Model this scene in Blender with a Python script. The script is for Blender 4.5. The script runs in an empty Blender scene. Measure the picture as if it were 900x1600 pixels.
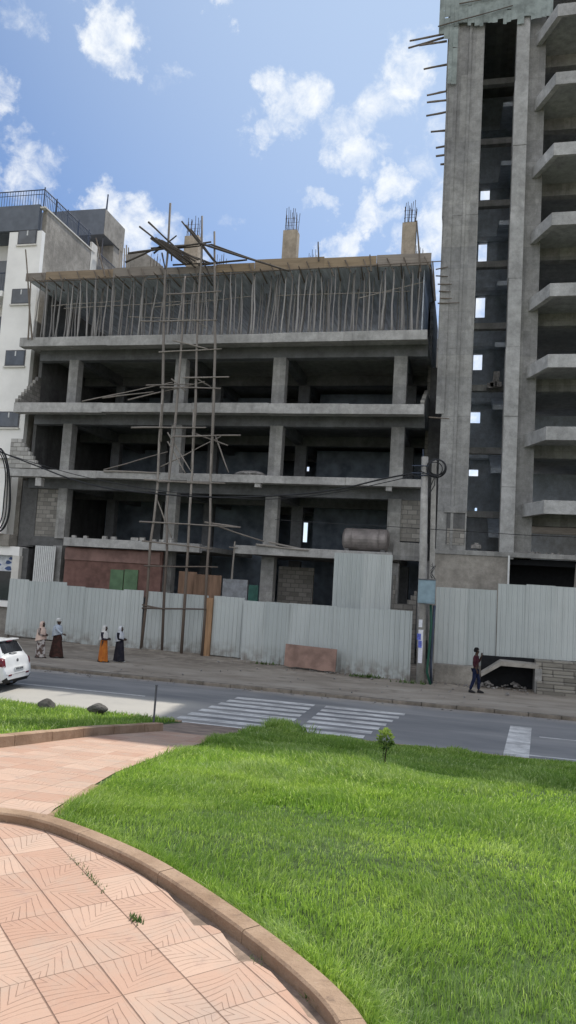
import bpy, bmesh, math, random
import numpy as np
from mathutils import Vector, Matrix

random.seed(7)
rng = np.random.default_rng(7)
R = math.radians
scene = bpy.context.scene
COL = scene.collection

# ------------------------------------------------------------------ camera
PITCH, ROLL, YAW, FPX = R(5.225), R(3.416), R(-13.52), 1159.2
CAM = Vector((0, 0, 3.5))
_f = Vector((math.sin(YAW) * math.cos(PITCH), math.cos(YAW) * math.cos(PITCH), math.sin(PITCH)))
_r = Vector((math.cos(YAW), -math.sin(YAW), 0))
_u = _r.cross(_f)
_R = _r * math.cos(ROLL) + _u * math.sin(ROLL)
_U = _u * math.cos(ROLL) - _r * math.sin(ROLL)


def ray(x, y):
    return _f + _R * ((x - 450) / FPX) - _U * ((y - 800) / FPX)


def at(x, y, Y):
    """world point on the plane Y = const that was measured at photo pixel x, y"""
    d = ray(x, y)
    return CAM + d * (Y / d.y)


def atz(x, y, z):
    d = ray(x, y)
    return CAM + d * ((z - CAM.z) / d.z)


def atx(x, y, X):
    d = ray(x, y)
    return CAM + d * (X / d.x)


cam_data = bpy.data.cameras.new('camera')
cam_data.sensor_fit = 'VERTICAL'
cam_data.sensor_height = 36.0
cam_data.lens = FPX / 1600 * 36.0
cam_data.clip_start = 0.05
cam_data.clip_end = 3000
cam = bpy.data.objects.new('camera', cam_data)
COL.objects.link(cam)
m = Matrix((( _R.x, _U.x, -_f.x, CAM.x), (_R.y, _U.y, -_f.y, CAM.y), (_R.z, _U.z, -_f.z, CAM.z), (0, 0, 0, 1)))
cam.matrix_world = m
scene.camera = cam

scene.view_settings.view_transform = 'Standard'
scene.view_settings.look = 'None'
scene.view_settings.exposure = 0
scene.cycles.use_denoising = True
scene.cycles.max_bounces = 6
scene.cycles.diffuse_bounces = 4
scene.cycles.transparent_max_bounces = 6

# ------------------------------------------------------------------ light
SUN = Vector((0.272, 1.0, 1.433)).normalized()
sd = bpy.data.lights.new('sun', 'SUN')
sd.energy = 4.6
sd.angle = R(0.6)
sd.color = (1.0, 0.95, 0.87)
so = bpy.data.objects.new('sun', sd)
COL.objects.link(so)
so.rotation_euler = SUN.to_track_quat('Z', 'Y').to_euler()
so.location = (20, 60, 80)

world = bpy.data.worlds.new('World')
scene.world = world
world.use_nodes = True


def build_world():
    nt = world.node_tree
    N, L = nt.nodes, nt.links
    N.clear()
    out = N.new('ShaderNodeOutputWorld')
    bg = N.new('ShaderNodeBackground')
    bg.inputs['Strength'].default_value = 0.15
    sky = N.new('ShaderNodeTexSky')
    sky.sky_type = 'NISHITA'
    sky.sun_disc = False
    sky.sun_elevation = math.asin(SUN.z)
    sky.sun_rotation = math.atan2(SUN.x, SUN.y)
    sky.altitude = 2300
    sky.air_density = 1.0
    sky.dust_density = 0.6
    sky.ozone_density = 1.0
    tc = N.new('ShaderNodeTexCoord')

    def math_(op, a=None, b=None, c=None, clamp=False):
        n = N.new('ShaderNodeMath'); n.operation = op; n.use_clamp = clamp
        for i, v in enumerate((a, b, c)):
            if v is None: continue
            if isinstance(v, (int, float)): n.inputs[i].default_value = v
            else: L.new(v, n.inputs[i])
        return n.outputs[0]
    # warped direction for ragged cloud shapes
    nz = N.new('ShaderNodeTexNoise'); nz.inputs['Scale'].default_value = 16; nz.inputs['Detail'].default_value = 8
    nz.inputs['Roughness'].default_value = 0.62
    L.new(tc.outputs['Generated'], nz.inputs['Vector'])
    sub = N.new('ShaderNodeVectorMath'); sub.operation = 'SUBTRACT'; sub.inputs[1].default_value = (.5, .5, .5)
    L.new(nz.outputs['Color'], sub.inputs[0])
    sc = N.new('ShaderNodeVectorMath'); sc.operation = 'SCALE'; sc.inputs['Scale'].default_value = 0.12
    L.new(sub.outputs[0], sc.inputs[0])
    add = N.new('ShaderNodeVectorMath'); add.operation = 'ADD'
    L.new(tc.outputs['Generated'], add.inputs[0]); L.new(sc.outputs[0], add.inputs[1])
    nrm = N.new('ShaderNodeVectorMath'); nrm.operation = 'NORMALIZE'
    L.new(add.outputs[0], nrm.inputs[0])
    blobs = [(158, 30, 36, 1), (178, 62, 40, 1), (196, 92, 26, .8), (335, 12, 20, .8), (265, 125, 30, .45), (282, 150, 24, .4), (18, 18, 34, .6),
             (48, 250, 40, .8), (22, 278, 36, .8), (78, 268, 26, .6), (8, 160, 26, .6), (440, 135, 34, 1), (470, 160, 48, 1),
             (425, 190, 34, .9), (405, 225, 26, .7), (640, 110, 46, 1), (600, 150, 50, .85), (548, 185, 36, .75), (560, 232, 46, 1),
             (530, 205, 40, .6), (610, 290, 34, 1), (575, 330, 34, 1), (548, 372, 34, 1), (520, 385, 20, .7), (492, 328, 20, .7),
             (600, 350, 30, .8), (155, 322, 34, 1), (195, 350, 44, 1), (225, 362, 36, 1), (165, 380, 40, 1), (275, 372, 34, .55), (685, 350, 36, .95), (660, 385, 40, .9),
             (690, 200, 40, .6), (660, 250, 34, .4), (345, 345, 24, .5), (748, 330, 90, 1), (745, 470, 90, 1), (740, 600, 90, 1), (738, 730, 80, 1), (480, 830, 90, 1), (480, 730, 70, 1)]  # closing blobs are unseen clouds, added to whiten the openings before them
    tot = None
    for px, py, rad, s in blobs:
        d = ray(px, py).normalized()
        dp = N.new('ShaderNodeVectorMath'); dp.operation = 'DOT_PRODUCT'; dp.inputs[1].default_value = d
        L.new(nrm.outputs[0], dp.inputs[0])
        ang = rad * 1.12 / FPX
        mr = N.new('ShaderNodeMapRange'); mr.interpolation_type = 'SMOOTHSTEP'
        mr.inputs['From Min'].default_value = math.cos(ang)
        mr.inputs['From Max'].default_value = 1.0
        mr.inputs['To Max'].default_value = s
        L.new(dp.outputs['Value'], mr.inputs['Value'])
        tot = mr.outputs[0] if tot is None else math_('MAXIMUM', tot, mr.outputs[0])
    fine = N.new('ShaderNodeTexNoise'); fine.inputs['Scale'].default_value = 34; fine.inputs['Detail'].default_value = 10
    fine.inputs['Roughness'].default_value = 0.66; fine.inputs['Distortion'].default_value = .3
    L.new(tc.outputs['Generated'], fine.inputs['Vector'])
    wide = N.new('ShaderNodeTexNoise'); wide.inputs['Scale'].default_value = 3.2; wide.inputs['Detail'].default_value = 7
    wide.inputs['Roughness'].default_value = 0.6
    L.new(tc.outputs['Generated'], wide.inputs['Vector'])
    wm = N.new('ShaderNodeMapRange'); wm.inputs['From Min'].default_value = .62; wm.inputs['From Max'].default_value = .82; wm.inputs['To Max'].default_value = .2
    L.new(wide.outputs['Fac'], wm.inputs['Value'])
    tot = math_('MAXIMUM', tot, wm.outputs[0])
    # soft edged density
    den = math_('ADD', tot, math_('MULTIPLY', math_('SUBTRACT', fine.outputs['Fac'], 0.5), 2.3))
    cov = N.new('ShaderNodeMapRange'); cov.interpolation_type = 'SMOOTHSTEP'
    cov.inputs['From Min'].default_value = 0.12; cov.inputs['From Max'].default_value = 1.6; cov.inputs['To Max'].default_value = 0.96
    L.new(den, cov.inputs['Value'])
    gate = N.new('ShaderNodeMapRange'); gate.inputs['From Max'].default_value = .12
    L.new(tot, gate.inputs['Value'])
    fac = math_('MULTIPLY', cov.outputs[0], gate.outputs[0])
    # thin veil towards the sun
    dp = N.new('ShaderNodeVectorMath'); dp.operation = 'DOT_PRODUCT'; dp.inputs[1].default_value = SUN
    L.new(tc.outputs['Generated'], dp.inputs[0])
    veil = N.new('ShaderNodeMapRange'); veil.interpolation_type = 'SMOOTHSTEP'
    veil.inputs['From Min'].default_value = .55; veil.inputs['From Max'].default_value = 1.0; veil.inputs['To Max'].default_value = .75
    L.new(dp.outputs['Value'], veil.inputs['Value'])
    skyc = N.new('ShaderNodeMix'); skyc.data_type = 'RGBA'
    tint = N.new('ShaderNodeMix'); tint.data_type = 'RGBA'; tint.blend_type = 'MULTIPLY'; tint.inputs['Factor'].default_value = 1
    L.new(sky.outputs[0], tint.inputs[6]); tint.inputs[7].default_value = SKY_TINT
    L.new(veil.outputs[0], skyc.inputs['Factor']); L.new(tint.outputs[2], skyc.inputs[6])
    skyc.inputs[7].default_value = (4.2, 5.2, 6.6, 1)
    mix = N.new('ShaderNodeMix'); mix.data_type = 'RGBA'
    L.new(fac, mix.inputs['Factor']); L.new(skyc.outputs[2], mix.inputs[6])
    mix.inputs[7].default_value = (7.0, 7.15, 7.2, 1)
    # added unseen fill light: bright cloud tone over the sky half behind the photographer
    sx = N.new('ShaderNodeSeparateXYZ'); L.new(tc.outputs['Generated'], sx.inputs[0])
    back = N.new('ShaderNodeMapRange'); back.interpolation_type = 'SMOOTHSTEP'
    back.inputs['From Min'].default_value = .12; back.inputs['From Max'].default_value = -.35
    L.new(sx.outputs[1], back.inputs['Value'])
    bc = N.new('ShaderNodeMapRange'); bc.interpolation_type = 'SMOOTHSTEP'; bc.inputs['From Min'].default_value = .34; bc.inputs['From Max'].default_value = .52
    L.new(wide.outputs['Fac'], bc.inputs['Value'])
    mix2 = N.new('ShaderNodeMix'); mix2.data_type = 'RGBA'
    L.new(math_('MULTIPLY', back.outputs[0], bc.outputs[0]), mix2.inputs['Factor']); L.new(mix.outputs[2], mix2.inputs[6])
    mix2.inputs[7].default_value = BACK_FILL
    L.new(mix2.outputs[2], bg.inputs['Color'])
    L.new(bg.outputs[0], out.inputs['Surface'])


SKY_TINT = (.64, .81, .99, 1)
BACK_FILL = (7.9, 8.0, 8.3, 1)
build_world()

# ------------------------------------------------------------------ materials


class NT:
    def __init__(self, name):
        self.m = bpy.data.materials.new(name); self.m.use_nodes = True
        self.t = self.m.node_tree; self.N = self.t.nodes; self.L = self.t.links
        self.b = self.N['Principled BSDF']
        self.pos = self.N.new('ShaderNodeNewGeometry').outputs['Position']

    def put(self, inp, v):
        if isinstance(v, (int, float, tuple, list)): inp.default_value = v
        else: self.L.new(v, inp)

    def noise(self, scale, detail=5, rough=.55, vec=None, stretch=None, out='Fac', dist=0):
        n = self.N.new('ShaderNodeTexNoise')
        n.inputs['Scale'].default_value = scale; n.inputs['Detail'].default_value = detail
        n.inputs['Roughness'].default_value = rough; n.inputs['Distortion'].default_value = dist
        v = vec or self.pos
        if stretch: v = self.vmul(v, stretch)
        self.L.new(v, n.inputs['Vector'])
        return n.outputs[out]

    def vmul(self, v, s):
        n = self.N.new('ShaderNodeVectorMath'); n.operation = 'MULTIPLY'
        self.L.new(v, n.inputs[0]); n.inputs[1].default_value = s
        return n.outputs[0]

    def math(self, op, a, b=None, c=None, clamp=False):
        n = self.N.new('ShaderNodeMath'); n.operation = op; n.use_clamp = clamp
        for i, v in enumerate((a, b, c)):
            if v is not None: self.put(n.inputs[i], v)
        return n.outputs[0]

    def range(self, v, a, b, c=0., d=1., smooth=True):
        n = self.N.new('ShaderNodeMapRange')
        if smooth: n.interpolation_type = 'SMOOTHSTEP'
        self.L.new(v, n.inputs['Value'])
        for k, x in zip(('From Min', 'From Max', 'To Min', 'To Max'), (a, b, c, d)): n.inputs[k].default_value = x
        return n.outputs[0]

    def mix(self, f, a, b, mode='MIX'):
        n = self.N.new('ShaderNodeMix'); n.data_type = 'RGBA'; n.blend_type = mode
        self.put(n.inputs['Factor'], f)
        for i, v in ((6, a), (7, b)):
            if isinstance(v, (tuple, list)) and len(v) == 3: v = (*v, 1)
            self.put(n.inputs[i], v)
        return n.outputs[2]

    def sep(self, v=None):
        n = self.N.new('ShaderNodeSeparateXYZ'); self.L.new(v or self.pos, n.inputs[0])
        return n.outputs

    def rand(self):
        return self.N.new('ShaderNodeObjectInfo').outputs['Random']

    def bump(self, h, strength=.4, dist=.02):
        n = self.N.new('ShaderNodeBump'); n.inputs['Strength'].default_value = strength; n.inputs['Distance'].default_value = dist
        self.L.new(h, n.inputs['Height']); self.L.new(n.outputs[0], self.b.inputs['Normal'])

    def done(self, col, rough=.9, metal=0., spec=.3):
        if isinstance(col, (tuple, list)) and len(col) == 3: col = (*col, 1)
        self.put(self.b.inputs['Base Color'], col); self.put(self.b.inputs['Roughness'], rough)
        self.b.inputs['Metallic'].default_value = metal
        self.b.inputs['Specular IOR Level'].default_value = spec
        return self.m


def concrete(name, c, dark=.74, light=1.14, streak=.5, lines=True):
    t = NT(name)
    big = t.range(t.noise(.5, 6, .6), .3, .72)
    col = t.mix(big, tuple(x * dark for x in c), tuple(x * light for x in c))
    st = t.range(t.noise(2.6, 5, .6, stretch=(1, 1, .1)), .5, .8, 0, streak)
    col = t.mix(st, col, tuple(x * .35 for x in c))
    pale = t.range(t.noise(1.4, 6, .65, stretch=(1, 1, .5)), .62, .78, 0, .5)
    col = t.mix(pale, col, tuple(min(1, x * 1.7) for x in c))
    md = t.range(t.noise(3.5, 8, .7), .3, .7)
    col = t.mix(1., col, t.mix(md, (.8, .8, .79), (1.16, 1.16, 1.16)), 'MULTIPLY')
    sp = t.range(t.noise(28, 3, .6), .35, .75, .82, 1.1)
    col = t.mix(1., col, t.mix(sp, (.8, .8, .8), (1.1, 1.1, 1.1)), 'MULTIPLY')
    if lines:
        z = t.sep()[2]
        fr = t.math('FRACT', t.math('MULTIPLY', z, 1.03))
        cell = t.N.new('ShaderNodeCombineXYZ'); t.L.new(t.math('FLOOR', t.math('MULTIPLY', z, 1.03)), cell.inputs[2])
        wn = t.N.new('ShaderNodeTexWhiteNoise'); t.L.new(cell.outputs[0], wn.inputs['Vector'])
        col = t.mix(1., col, t.mix(wn.outputs['Value'], (.88, .88, .89), (1.08, 1.07, 1.05)), 'MULTIPLY')
        xs_ = t.math('MULTIPLY', t.sep()[0], 3.3)
        cell2 = t.N.new('ShaderNodeCombineXYZ'); t.L.new(t.math('FLOOR', xs_), cell2.inputs[0]); t.L.new(t.math('FLOOR', t.math('MULTIPLY', z, .34)), cell2.inputs[2])
        wn2 = t.N.new('ShaderNodeTexWhiteNoise'); t.L.new(cell2.outputs[0], wn2.inputs['Vector'])
        col = t.mix(1., col, t.mix(wn2.outputs['Value'], (.84, .84, .85), (1.1, 1.1, 1.09)), 'MULTIPLY')
        vl = t.range(t.math('ABSOLUTE', t.math('SUBTRACT', t.math('FRACT', xs_), .5)), .475, .5, 0, .3)
        col = t.mix(vl, col, tuple(x * .5 for x in c))
        rust = t.math('MULTIPLY', t.range(t.noise(1.7, 6, .65, stretch=(2, 1, .12)), .62, .78, 0, .45), t.range(t.noise(.4, 3), .45, .6))
        col = t.mix(rust, col, (.19, .13, .085))
        ln = t.range(t.math('ABSOLUTE', t.math('SUBTRACT', fr, .5)), .485, .5, 0, .35)
        col = t.mix(ln, col, tuple(x * .45 for x in c))
    h = t.math('ADD', t.noise(9, 6, .7), t.math('MULTIPLY', t.noise(60, 2), .3))
    t.bump(h, .55, .03)
    return t.done(col, .92)


def plain(name, c, rough=.85, metal=0, var=.25, scale=6, spec=.3, bump=0., streak=None):
    t = NT(name)
    n = t.range(t.noise(scale, 5, .6, stretch=streak), .25, .75)
    col = t.mix(n, tuple(x * (1 - var) for x in c), tuple(min(1, x * (1 + var)) for x in c))
    if bump: t.bump(t.noise(scale * 5, 4), bump, .01)
    return t.done(col, rough, metal, spec)


def varied(name, c1, c2, rough=.85, scale=4, streak=(1, 1, 1), metal=0):
    """colour that differs from object to object as well as along the surface"""
    t = NT(name)
    col = t.mix(t.rand(), c1, c2)
    col = t.mix(t.range(t.noise(scale, 5, .6, stretch=streak), .3, .75, 0, .55), col, tuple(x * .45 for x in c1))
    t.bump(t.noise(30, 3, .6, stretch=streak), .4, .01)
    return t.done(col, rough, metal)


def blockwork(name, c, mortar, w=.42, h=.21, axis='x'):
    t = NT(name)
    x, y, z = t.sep()
    a = x if axis == 'x' else y
    row = t.math('FLOOR', t.math('DIVIDE', z, h))
    sh = t.math('MULTIPLY', t.math('MODULO', row, 2.), .5)
    u = t.math('ADD', t.math('DIVIDE', a, w), sh)
    jitter = t.math('MULTIPLY', t.math('SUBTRACT', t.noise(3, 3), .5), .05)
    du = t.math('ABSOLUTE', t.math('SUBTRACT', t.math('FRACT', t.math('ADD', u, jitter)), .5))
    dv = t.math('ABSOLUTE', t.math('SUBTRACT', t.math('FRACT', t.math('ADD', t.math('DIVIDE', z, h), jitter)), .5))
    j = t.math('MAXIMUM', t.range(du, .455, .48), t.range(dv, .42, .465))
    cell = t.N.new('ShaderNodeCombineXYZ')
    t.L.new(t.math('FLOOR', u), cell.inputs[0]); t.L.new(row, cell.inputs[1])
    wn = t.N.new('ShaderNodeTexWhiteNoise'); t.L.new(cell.outputs[0], wn.inputs['Vector'])
    col = t.mix(wn.outputs['Value'], tuple(v * .72 for v in c), tuple(v * 1.25 for v in c))
    col = t.mix(t.range(t.noise(2, 6, .65), .5, .75, 0, .5), col, tuple(v * .45 for v in c))
    col = t.mix(j, col, mortar)
    t.bump(t.math('SUBTRACT', t.noise(25, 4), t.math('MULTIPLY', j, 1.2)), .6, .02)
    return t.done(col, .95)


def glass(name, c=(.03, .04, .05), rough=.08):
    t = NT(name)
    col = t.mix(t.range(t.noise(1.5, 3), .3, .7), c, tuple(x * 1.8 for x in c))
    return t.done(col, rough, 0, .6)


M = {}
M['concrete'] = concrete('concrete_grey', (.29, .288, .28))
M['concrete_col'] = concrete('concrete_column', (.30, .298, .29), lines=True, streak=.4)
M['concrete_light'] = concrete('concrete_edge', (.36, .355, .345), lines=False, streak=.55)
M['concrete_top'] = concrete('concrete_stub', (.40, .34, .27), lines=False)
M['concrete_dark'] = concrete('concrete_shade', (.13, .13, .13), lines=False)
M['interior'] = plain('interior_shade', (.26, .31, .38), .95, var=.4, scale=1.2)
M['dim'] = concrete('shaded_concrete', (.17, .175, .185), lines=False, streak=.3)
M['void_shade'] = plain('void_shade', (.013, .014, .016), .95)  # near-black colour stands for the unlit depth of openings
M['tower'] = concrete('tower_concrete', (.285, .285, .28), streak=.45)
M['tower_hazed'] = concrete('tower_interior', (.58, .63, .69), lines=False, streak=.2)  # bluish haze over the shaft and upper floors lifted into the colour
M['tower_slab'] = concrete('tower_slab_concrete', (.37, .37, .365), lines=False, streak=.35)
M['plaster'] = concrete('raw_plaster', (.30, .28, .25), lines=False, dark=.7, light=1.2, streak=.35)
M['white_wall'] = plain('white_render', (.82, .81, .78), .8, var=.07, scale=.8, bump=.12)
M['grey_band'] = plain('slate_band', (.13, .145, .17), .8, var=.15, scale=2)
M['cream'] = plain('cream_render', (.62, .60, .55), .8, var=.1, scale=2)
M['block'] = blockwork('hollow_block', (.28, .265, .24), (.17, .165, .155))
M['block_y'] = blockwork('hollow_block_side', (.26, .25, .23), (.16, .155, .15), axis='y')
M['block_light'] = blockwork('pale_block', (.40, .39, .37), (.25, .24, .22))
M['prop'] = varied('prop_pole', (.42, .405, .39), (.23, .22, .215), .85, 3, (6, 6, .8))
M['pole'] = varied('eucalyptus_pole', (.42, .385, .345), (.25, .23, .205), .85, 3, (6, 6, .8))
M['pole_dark'] = varied('weathered_pole', (.13, .11, .09), (.24, .20, .165), .85, 3, (6, 6, .8))
M['pole_backlit'] = varied('dark_pole', (.055, .048, .042), (.095, .082, .07), .85, 3, (6, 6, .8))  # nearly black: backlit silhouette of the roof poles put into the colour
def mat_scaffold():
    t = NT('scaffold_pole')
    z = t.sep()[2]
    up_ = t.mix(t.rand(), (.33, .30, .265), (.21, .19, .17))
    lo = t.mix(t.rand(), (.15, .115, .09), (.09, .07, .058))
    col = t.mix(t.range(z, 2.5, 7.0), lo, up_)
    col = t.mix(t.range(t.noise(3, 5, .6, stretch=(6, 6, .8)), .3, .75, 0, .5), col, (.10, .085, .075))
    t.bump(t.noise(30, 3, .6, stretch=(6, 6, .8)), .5, .01)
    return t.done(col, .88)


M['scaffold'] = mat_scaffold()
M['board'] = varied('shutter_board', (.36, .275, .18), (.27, .21, .15), .8, 2, (.6, 3, 8))
M['board_old'] = varied('old_shutter_board', (.33, .29, .25), (.24, .215, .19), .85, 2, (.6, 3, 8))
M['deck_under'] = plain('deck_underside', (.52, .56, .62), .9, var=.35, scale=2, streak=(4, .4, 1))  # pale bluish tone paints the haze veiling the top storey
M['rebar'] = plain('rebar_steel', (.10, .075, .06), .7, .5, var=.3, scale=9)
M['black'] = plain('black_rubber', (.016, .016, .017), .7, var=.2)
M['cable'] = plain('cable_sheath', (.022, .023, .026), .6, var=.2)
M['rail'] = plain('railing_paint', (.06, .075, .11), .5, .3, var=.2)
M['window'] = glass('window_glass', (.055, .062, .072))
M['dark_glass'] = glass('shop_glass', (.02, .022, .026), .1)
M['frame'] = plain('window_frame', (.10, .10, .11), .6, var=.15)
M['white_paint'] = plain('white_paint', (.62, .63, .62), .6, var=.1)
M['brown_wall'] = plain('brown_plaster', (.17, .095, .08), .9, var=.35, scale=1.8, bump=.2)
M['brown_light'] = plain('brown_plaster_light', (.24, .15, .13), .9, var=.25, scale=1.8, bump=.2)
M['green_door'] = plain('green_door', (.10, .175, .095), .6, var=.2, scale=3)
M['teal'] = plain('teal_sheet', (.03, .10, .08), .6, var=.3, scale=3)
M['plywood'] = plain('brown_plywood', (.20, .125, .085), .85, var=.35, scale=1.6, bump=.2, streak=(3, 1, .4))
M['pink_board'] = plain('stained_board', (.25, .165, .135), .9, var=.3, scale=2.2, bump=.25)
M['plank'] = plain('orange_plank', (.30, .185, .105), .85, var=.3, scale=3, streak=(5, 1, .4))
M['tank'] = plain('tank_steel', (.25, .225, .215), .55, .35, var=.3, scale=2.5)
M['pole_concrete'] = concrete('pole_concrete', (.36, .35, .33), lines=False, streak=.35)
M['meter'] = plain('meter_paint', (.23, .32, .37), .5, .2, var=.15, scale=5)
M['pipe_green'] = plain('green_conduit', (.015, .075, .05), .5, var=.2)
M['paper'] = plain('paper', (.66, .67, .72), .8, var=.1, scale=14)
M['paper_blue'] = plain('blue_print', (.12, .15, .5), .8, var=.4, scale=22)
M['net'] = plain('shade_net', (.25, .285, .275), .95, var=.3, scale=2.5, bump=.4)
M['soil'] = plain('soil', (.05, .085, .022), .98, var=.5, scale=8, bump=.5)
M['stone'] = plain('field_stone', (.085, .08, .072), .95, var=.45, scale=7, bump=.7)
M['rubble'] = plain('rubble_grey', (.22, .21, .20), .95, var=.5, scale=9, bump=.5)
M['steps'] = blockwork('step_masonry', (.24, .225, .195), (.14, .13, .115), .7, .23)
M['stem'] = plain('stem', (.05, .045, .02), .9, var=.3)
M['sign_white'] = plain('sign_white', (.55, .58, .62), .5, var=.25, scale=4)
M['sign_purple'] = plain('sign_purple', (.16, .12, .30), .5, var=.5, scale=5)
M['sign_blue'] = plain('sign_blue', (.05, .09, .22), .5, var=.4, scale=6)


def mat_sheet():
    t = NT('galvanised_sheet')
    col = t.mix(t.rand(), (.40, .435, .43), (.50, .53, .52))
    st = t.range(t.noise(1.3, 5, .6, stretch=(2.5, 1, .18)), .45, .8, 0, .38)
    col = t.mix(st, col, (.22, .24, .235))
    z = t.sep()[2]
    low = t.math('MULTIPLY', t.range(z, .1, 1.0, .8, 0.), t.range(t.noise(3, 5), .35, .65))
    col = t.mix(low, col, (.17, .145, .12))
    spots = t.range(t.noise(7, 5, .7), .68, .74, 0, .5)
    col = t.mix(spots, col, (.16, .13, .11))
    ru = t.range(t.noise(2.2, 6, .7, stretch=(3, 1, .35)), .64, .76, 0, .5)
    col = t.mix(ru, col, (.25, .19, .145))
    t.bump(t.noise(1.6, 4), .35, .08)
    return t.done(col, .48, .15, .4)


M['sheet'] = mat_sheet()


def mat_road():
    t = NT('asphalt')
    n = t.range(t.noise(.45, 7, .6, stretch=(.5, 1.6, 1)), .3, .7)
    col = t.mix(n, (.135, .138, .142), (.225, .222, .218))
    y = t.sep()[1]
    # dusty verge toward both kerbs, worn wheel tracks
    edge = t.math('MAXIMUM', t.range(y, 22.0, 22.8), t.range(y, 17.3, 16.6))
    dust = t.math('MULTIPLY', edge, t.range(t.noise(1.1, 6, .65), .25, .7))
    col = t.mix(t.math('MULTIPLY', dust, .85), col, (.33, .295, .25))
    pt = t.range(t.noise(.35, 3, .5, stretch=(.5, 1, 1)), .52, .56, 0, .35)
    col = t.mix(pt, col, (.155, .155, .158))
    cr = t.N.new('ShaderNodeTexVoronoi'); cr.feature = 'DISTANCE_TO_EDGE'; cr.inputs['Scale'].default_value = .45
    t.L.new(t.noise(.8, 6, .7, out='Color'), cr.inputs['Vector'])
    tr = t.range(t.noise(.9, 4, .6, stretch=(.12, 2.2, 1)), .5, .75, 0, .5)
    col = t.mix(tr, col, (.30, .29, .27))
    xx = t.sep()[0]
    lit_patch = t.math('MULTIPLY', t.math('MULTIPLY', t.range(xx, -5.6, -7.4), t.range(y, 20.2, 19.2)), t.range(t.noise(.7, 6, .6), .2, .6, .6, 1.))  # sunlit patch of near lane, its brightness painted into the asphalt
    col = t.mix(t.math('MULTIPLY', lit_patch, .75), col, (.34, .325, .29))
    g = t.range(t.noise(95, 2), .3, .8, .75, 1.3)
    col = t.mix(1., col, t.mix(g, (.75, .75, .75), (1.25, 1.25, 1.25)), 'MULTIPLY')
    t.bump(t.noise(130, 2), .35, .006)
    return t.done(col, .85)


def mat_paint():
    t = NT('road_paint')
    worn = t.math('MULTIPLY', t.range(t.noise(2.2, 8, .75, stretch=(.6, 1.4, 1)), .36, .66, .25, 1.), t.range(t.noise(30, 3, .7), .2, .5, .6, 1))
    col = t.mix(worn, (.24, .235, .23), (.76, .75, .72))
    return t.done(col, .8)


def mat_walk():
    t = NT('dusty_pavement')
    n = t.range(t.noise(.6, 8, .65, stretch=(.6, 1.5, 1)), .3, .72)
    col = t.mix(n, (.25, .215, .175), (.39, .35, .295))
    d = t.range(t.noise(1.6, 8, .7, stretch=(.7, 1.3, 1)), .55, .68, 0, .75)
    col = t.mix(d, col, (.14, .118, .095))
    y = t.sep()[1]
    back = t.math('MULTIPLY', t.range(y, 25.6, 28.5), t.range(t.noise(2.5, 6), .3, .6))
    col = t.mix(t.math('MULTIPLY', back, .6), col, (.12, .10, .08))
    sp = t.range(t.noise(18, 4, .7), .64, .7, 0, .6)
    col = t.mix(sp, col, (.30, .29, .27))
    t.bump(t.noise(8, 8, .7), .8, .05)
    return t.done(col, .96)


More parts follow.
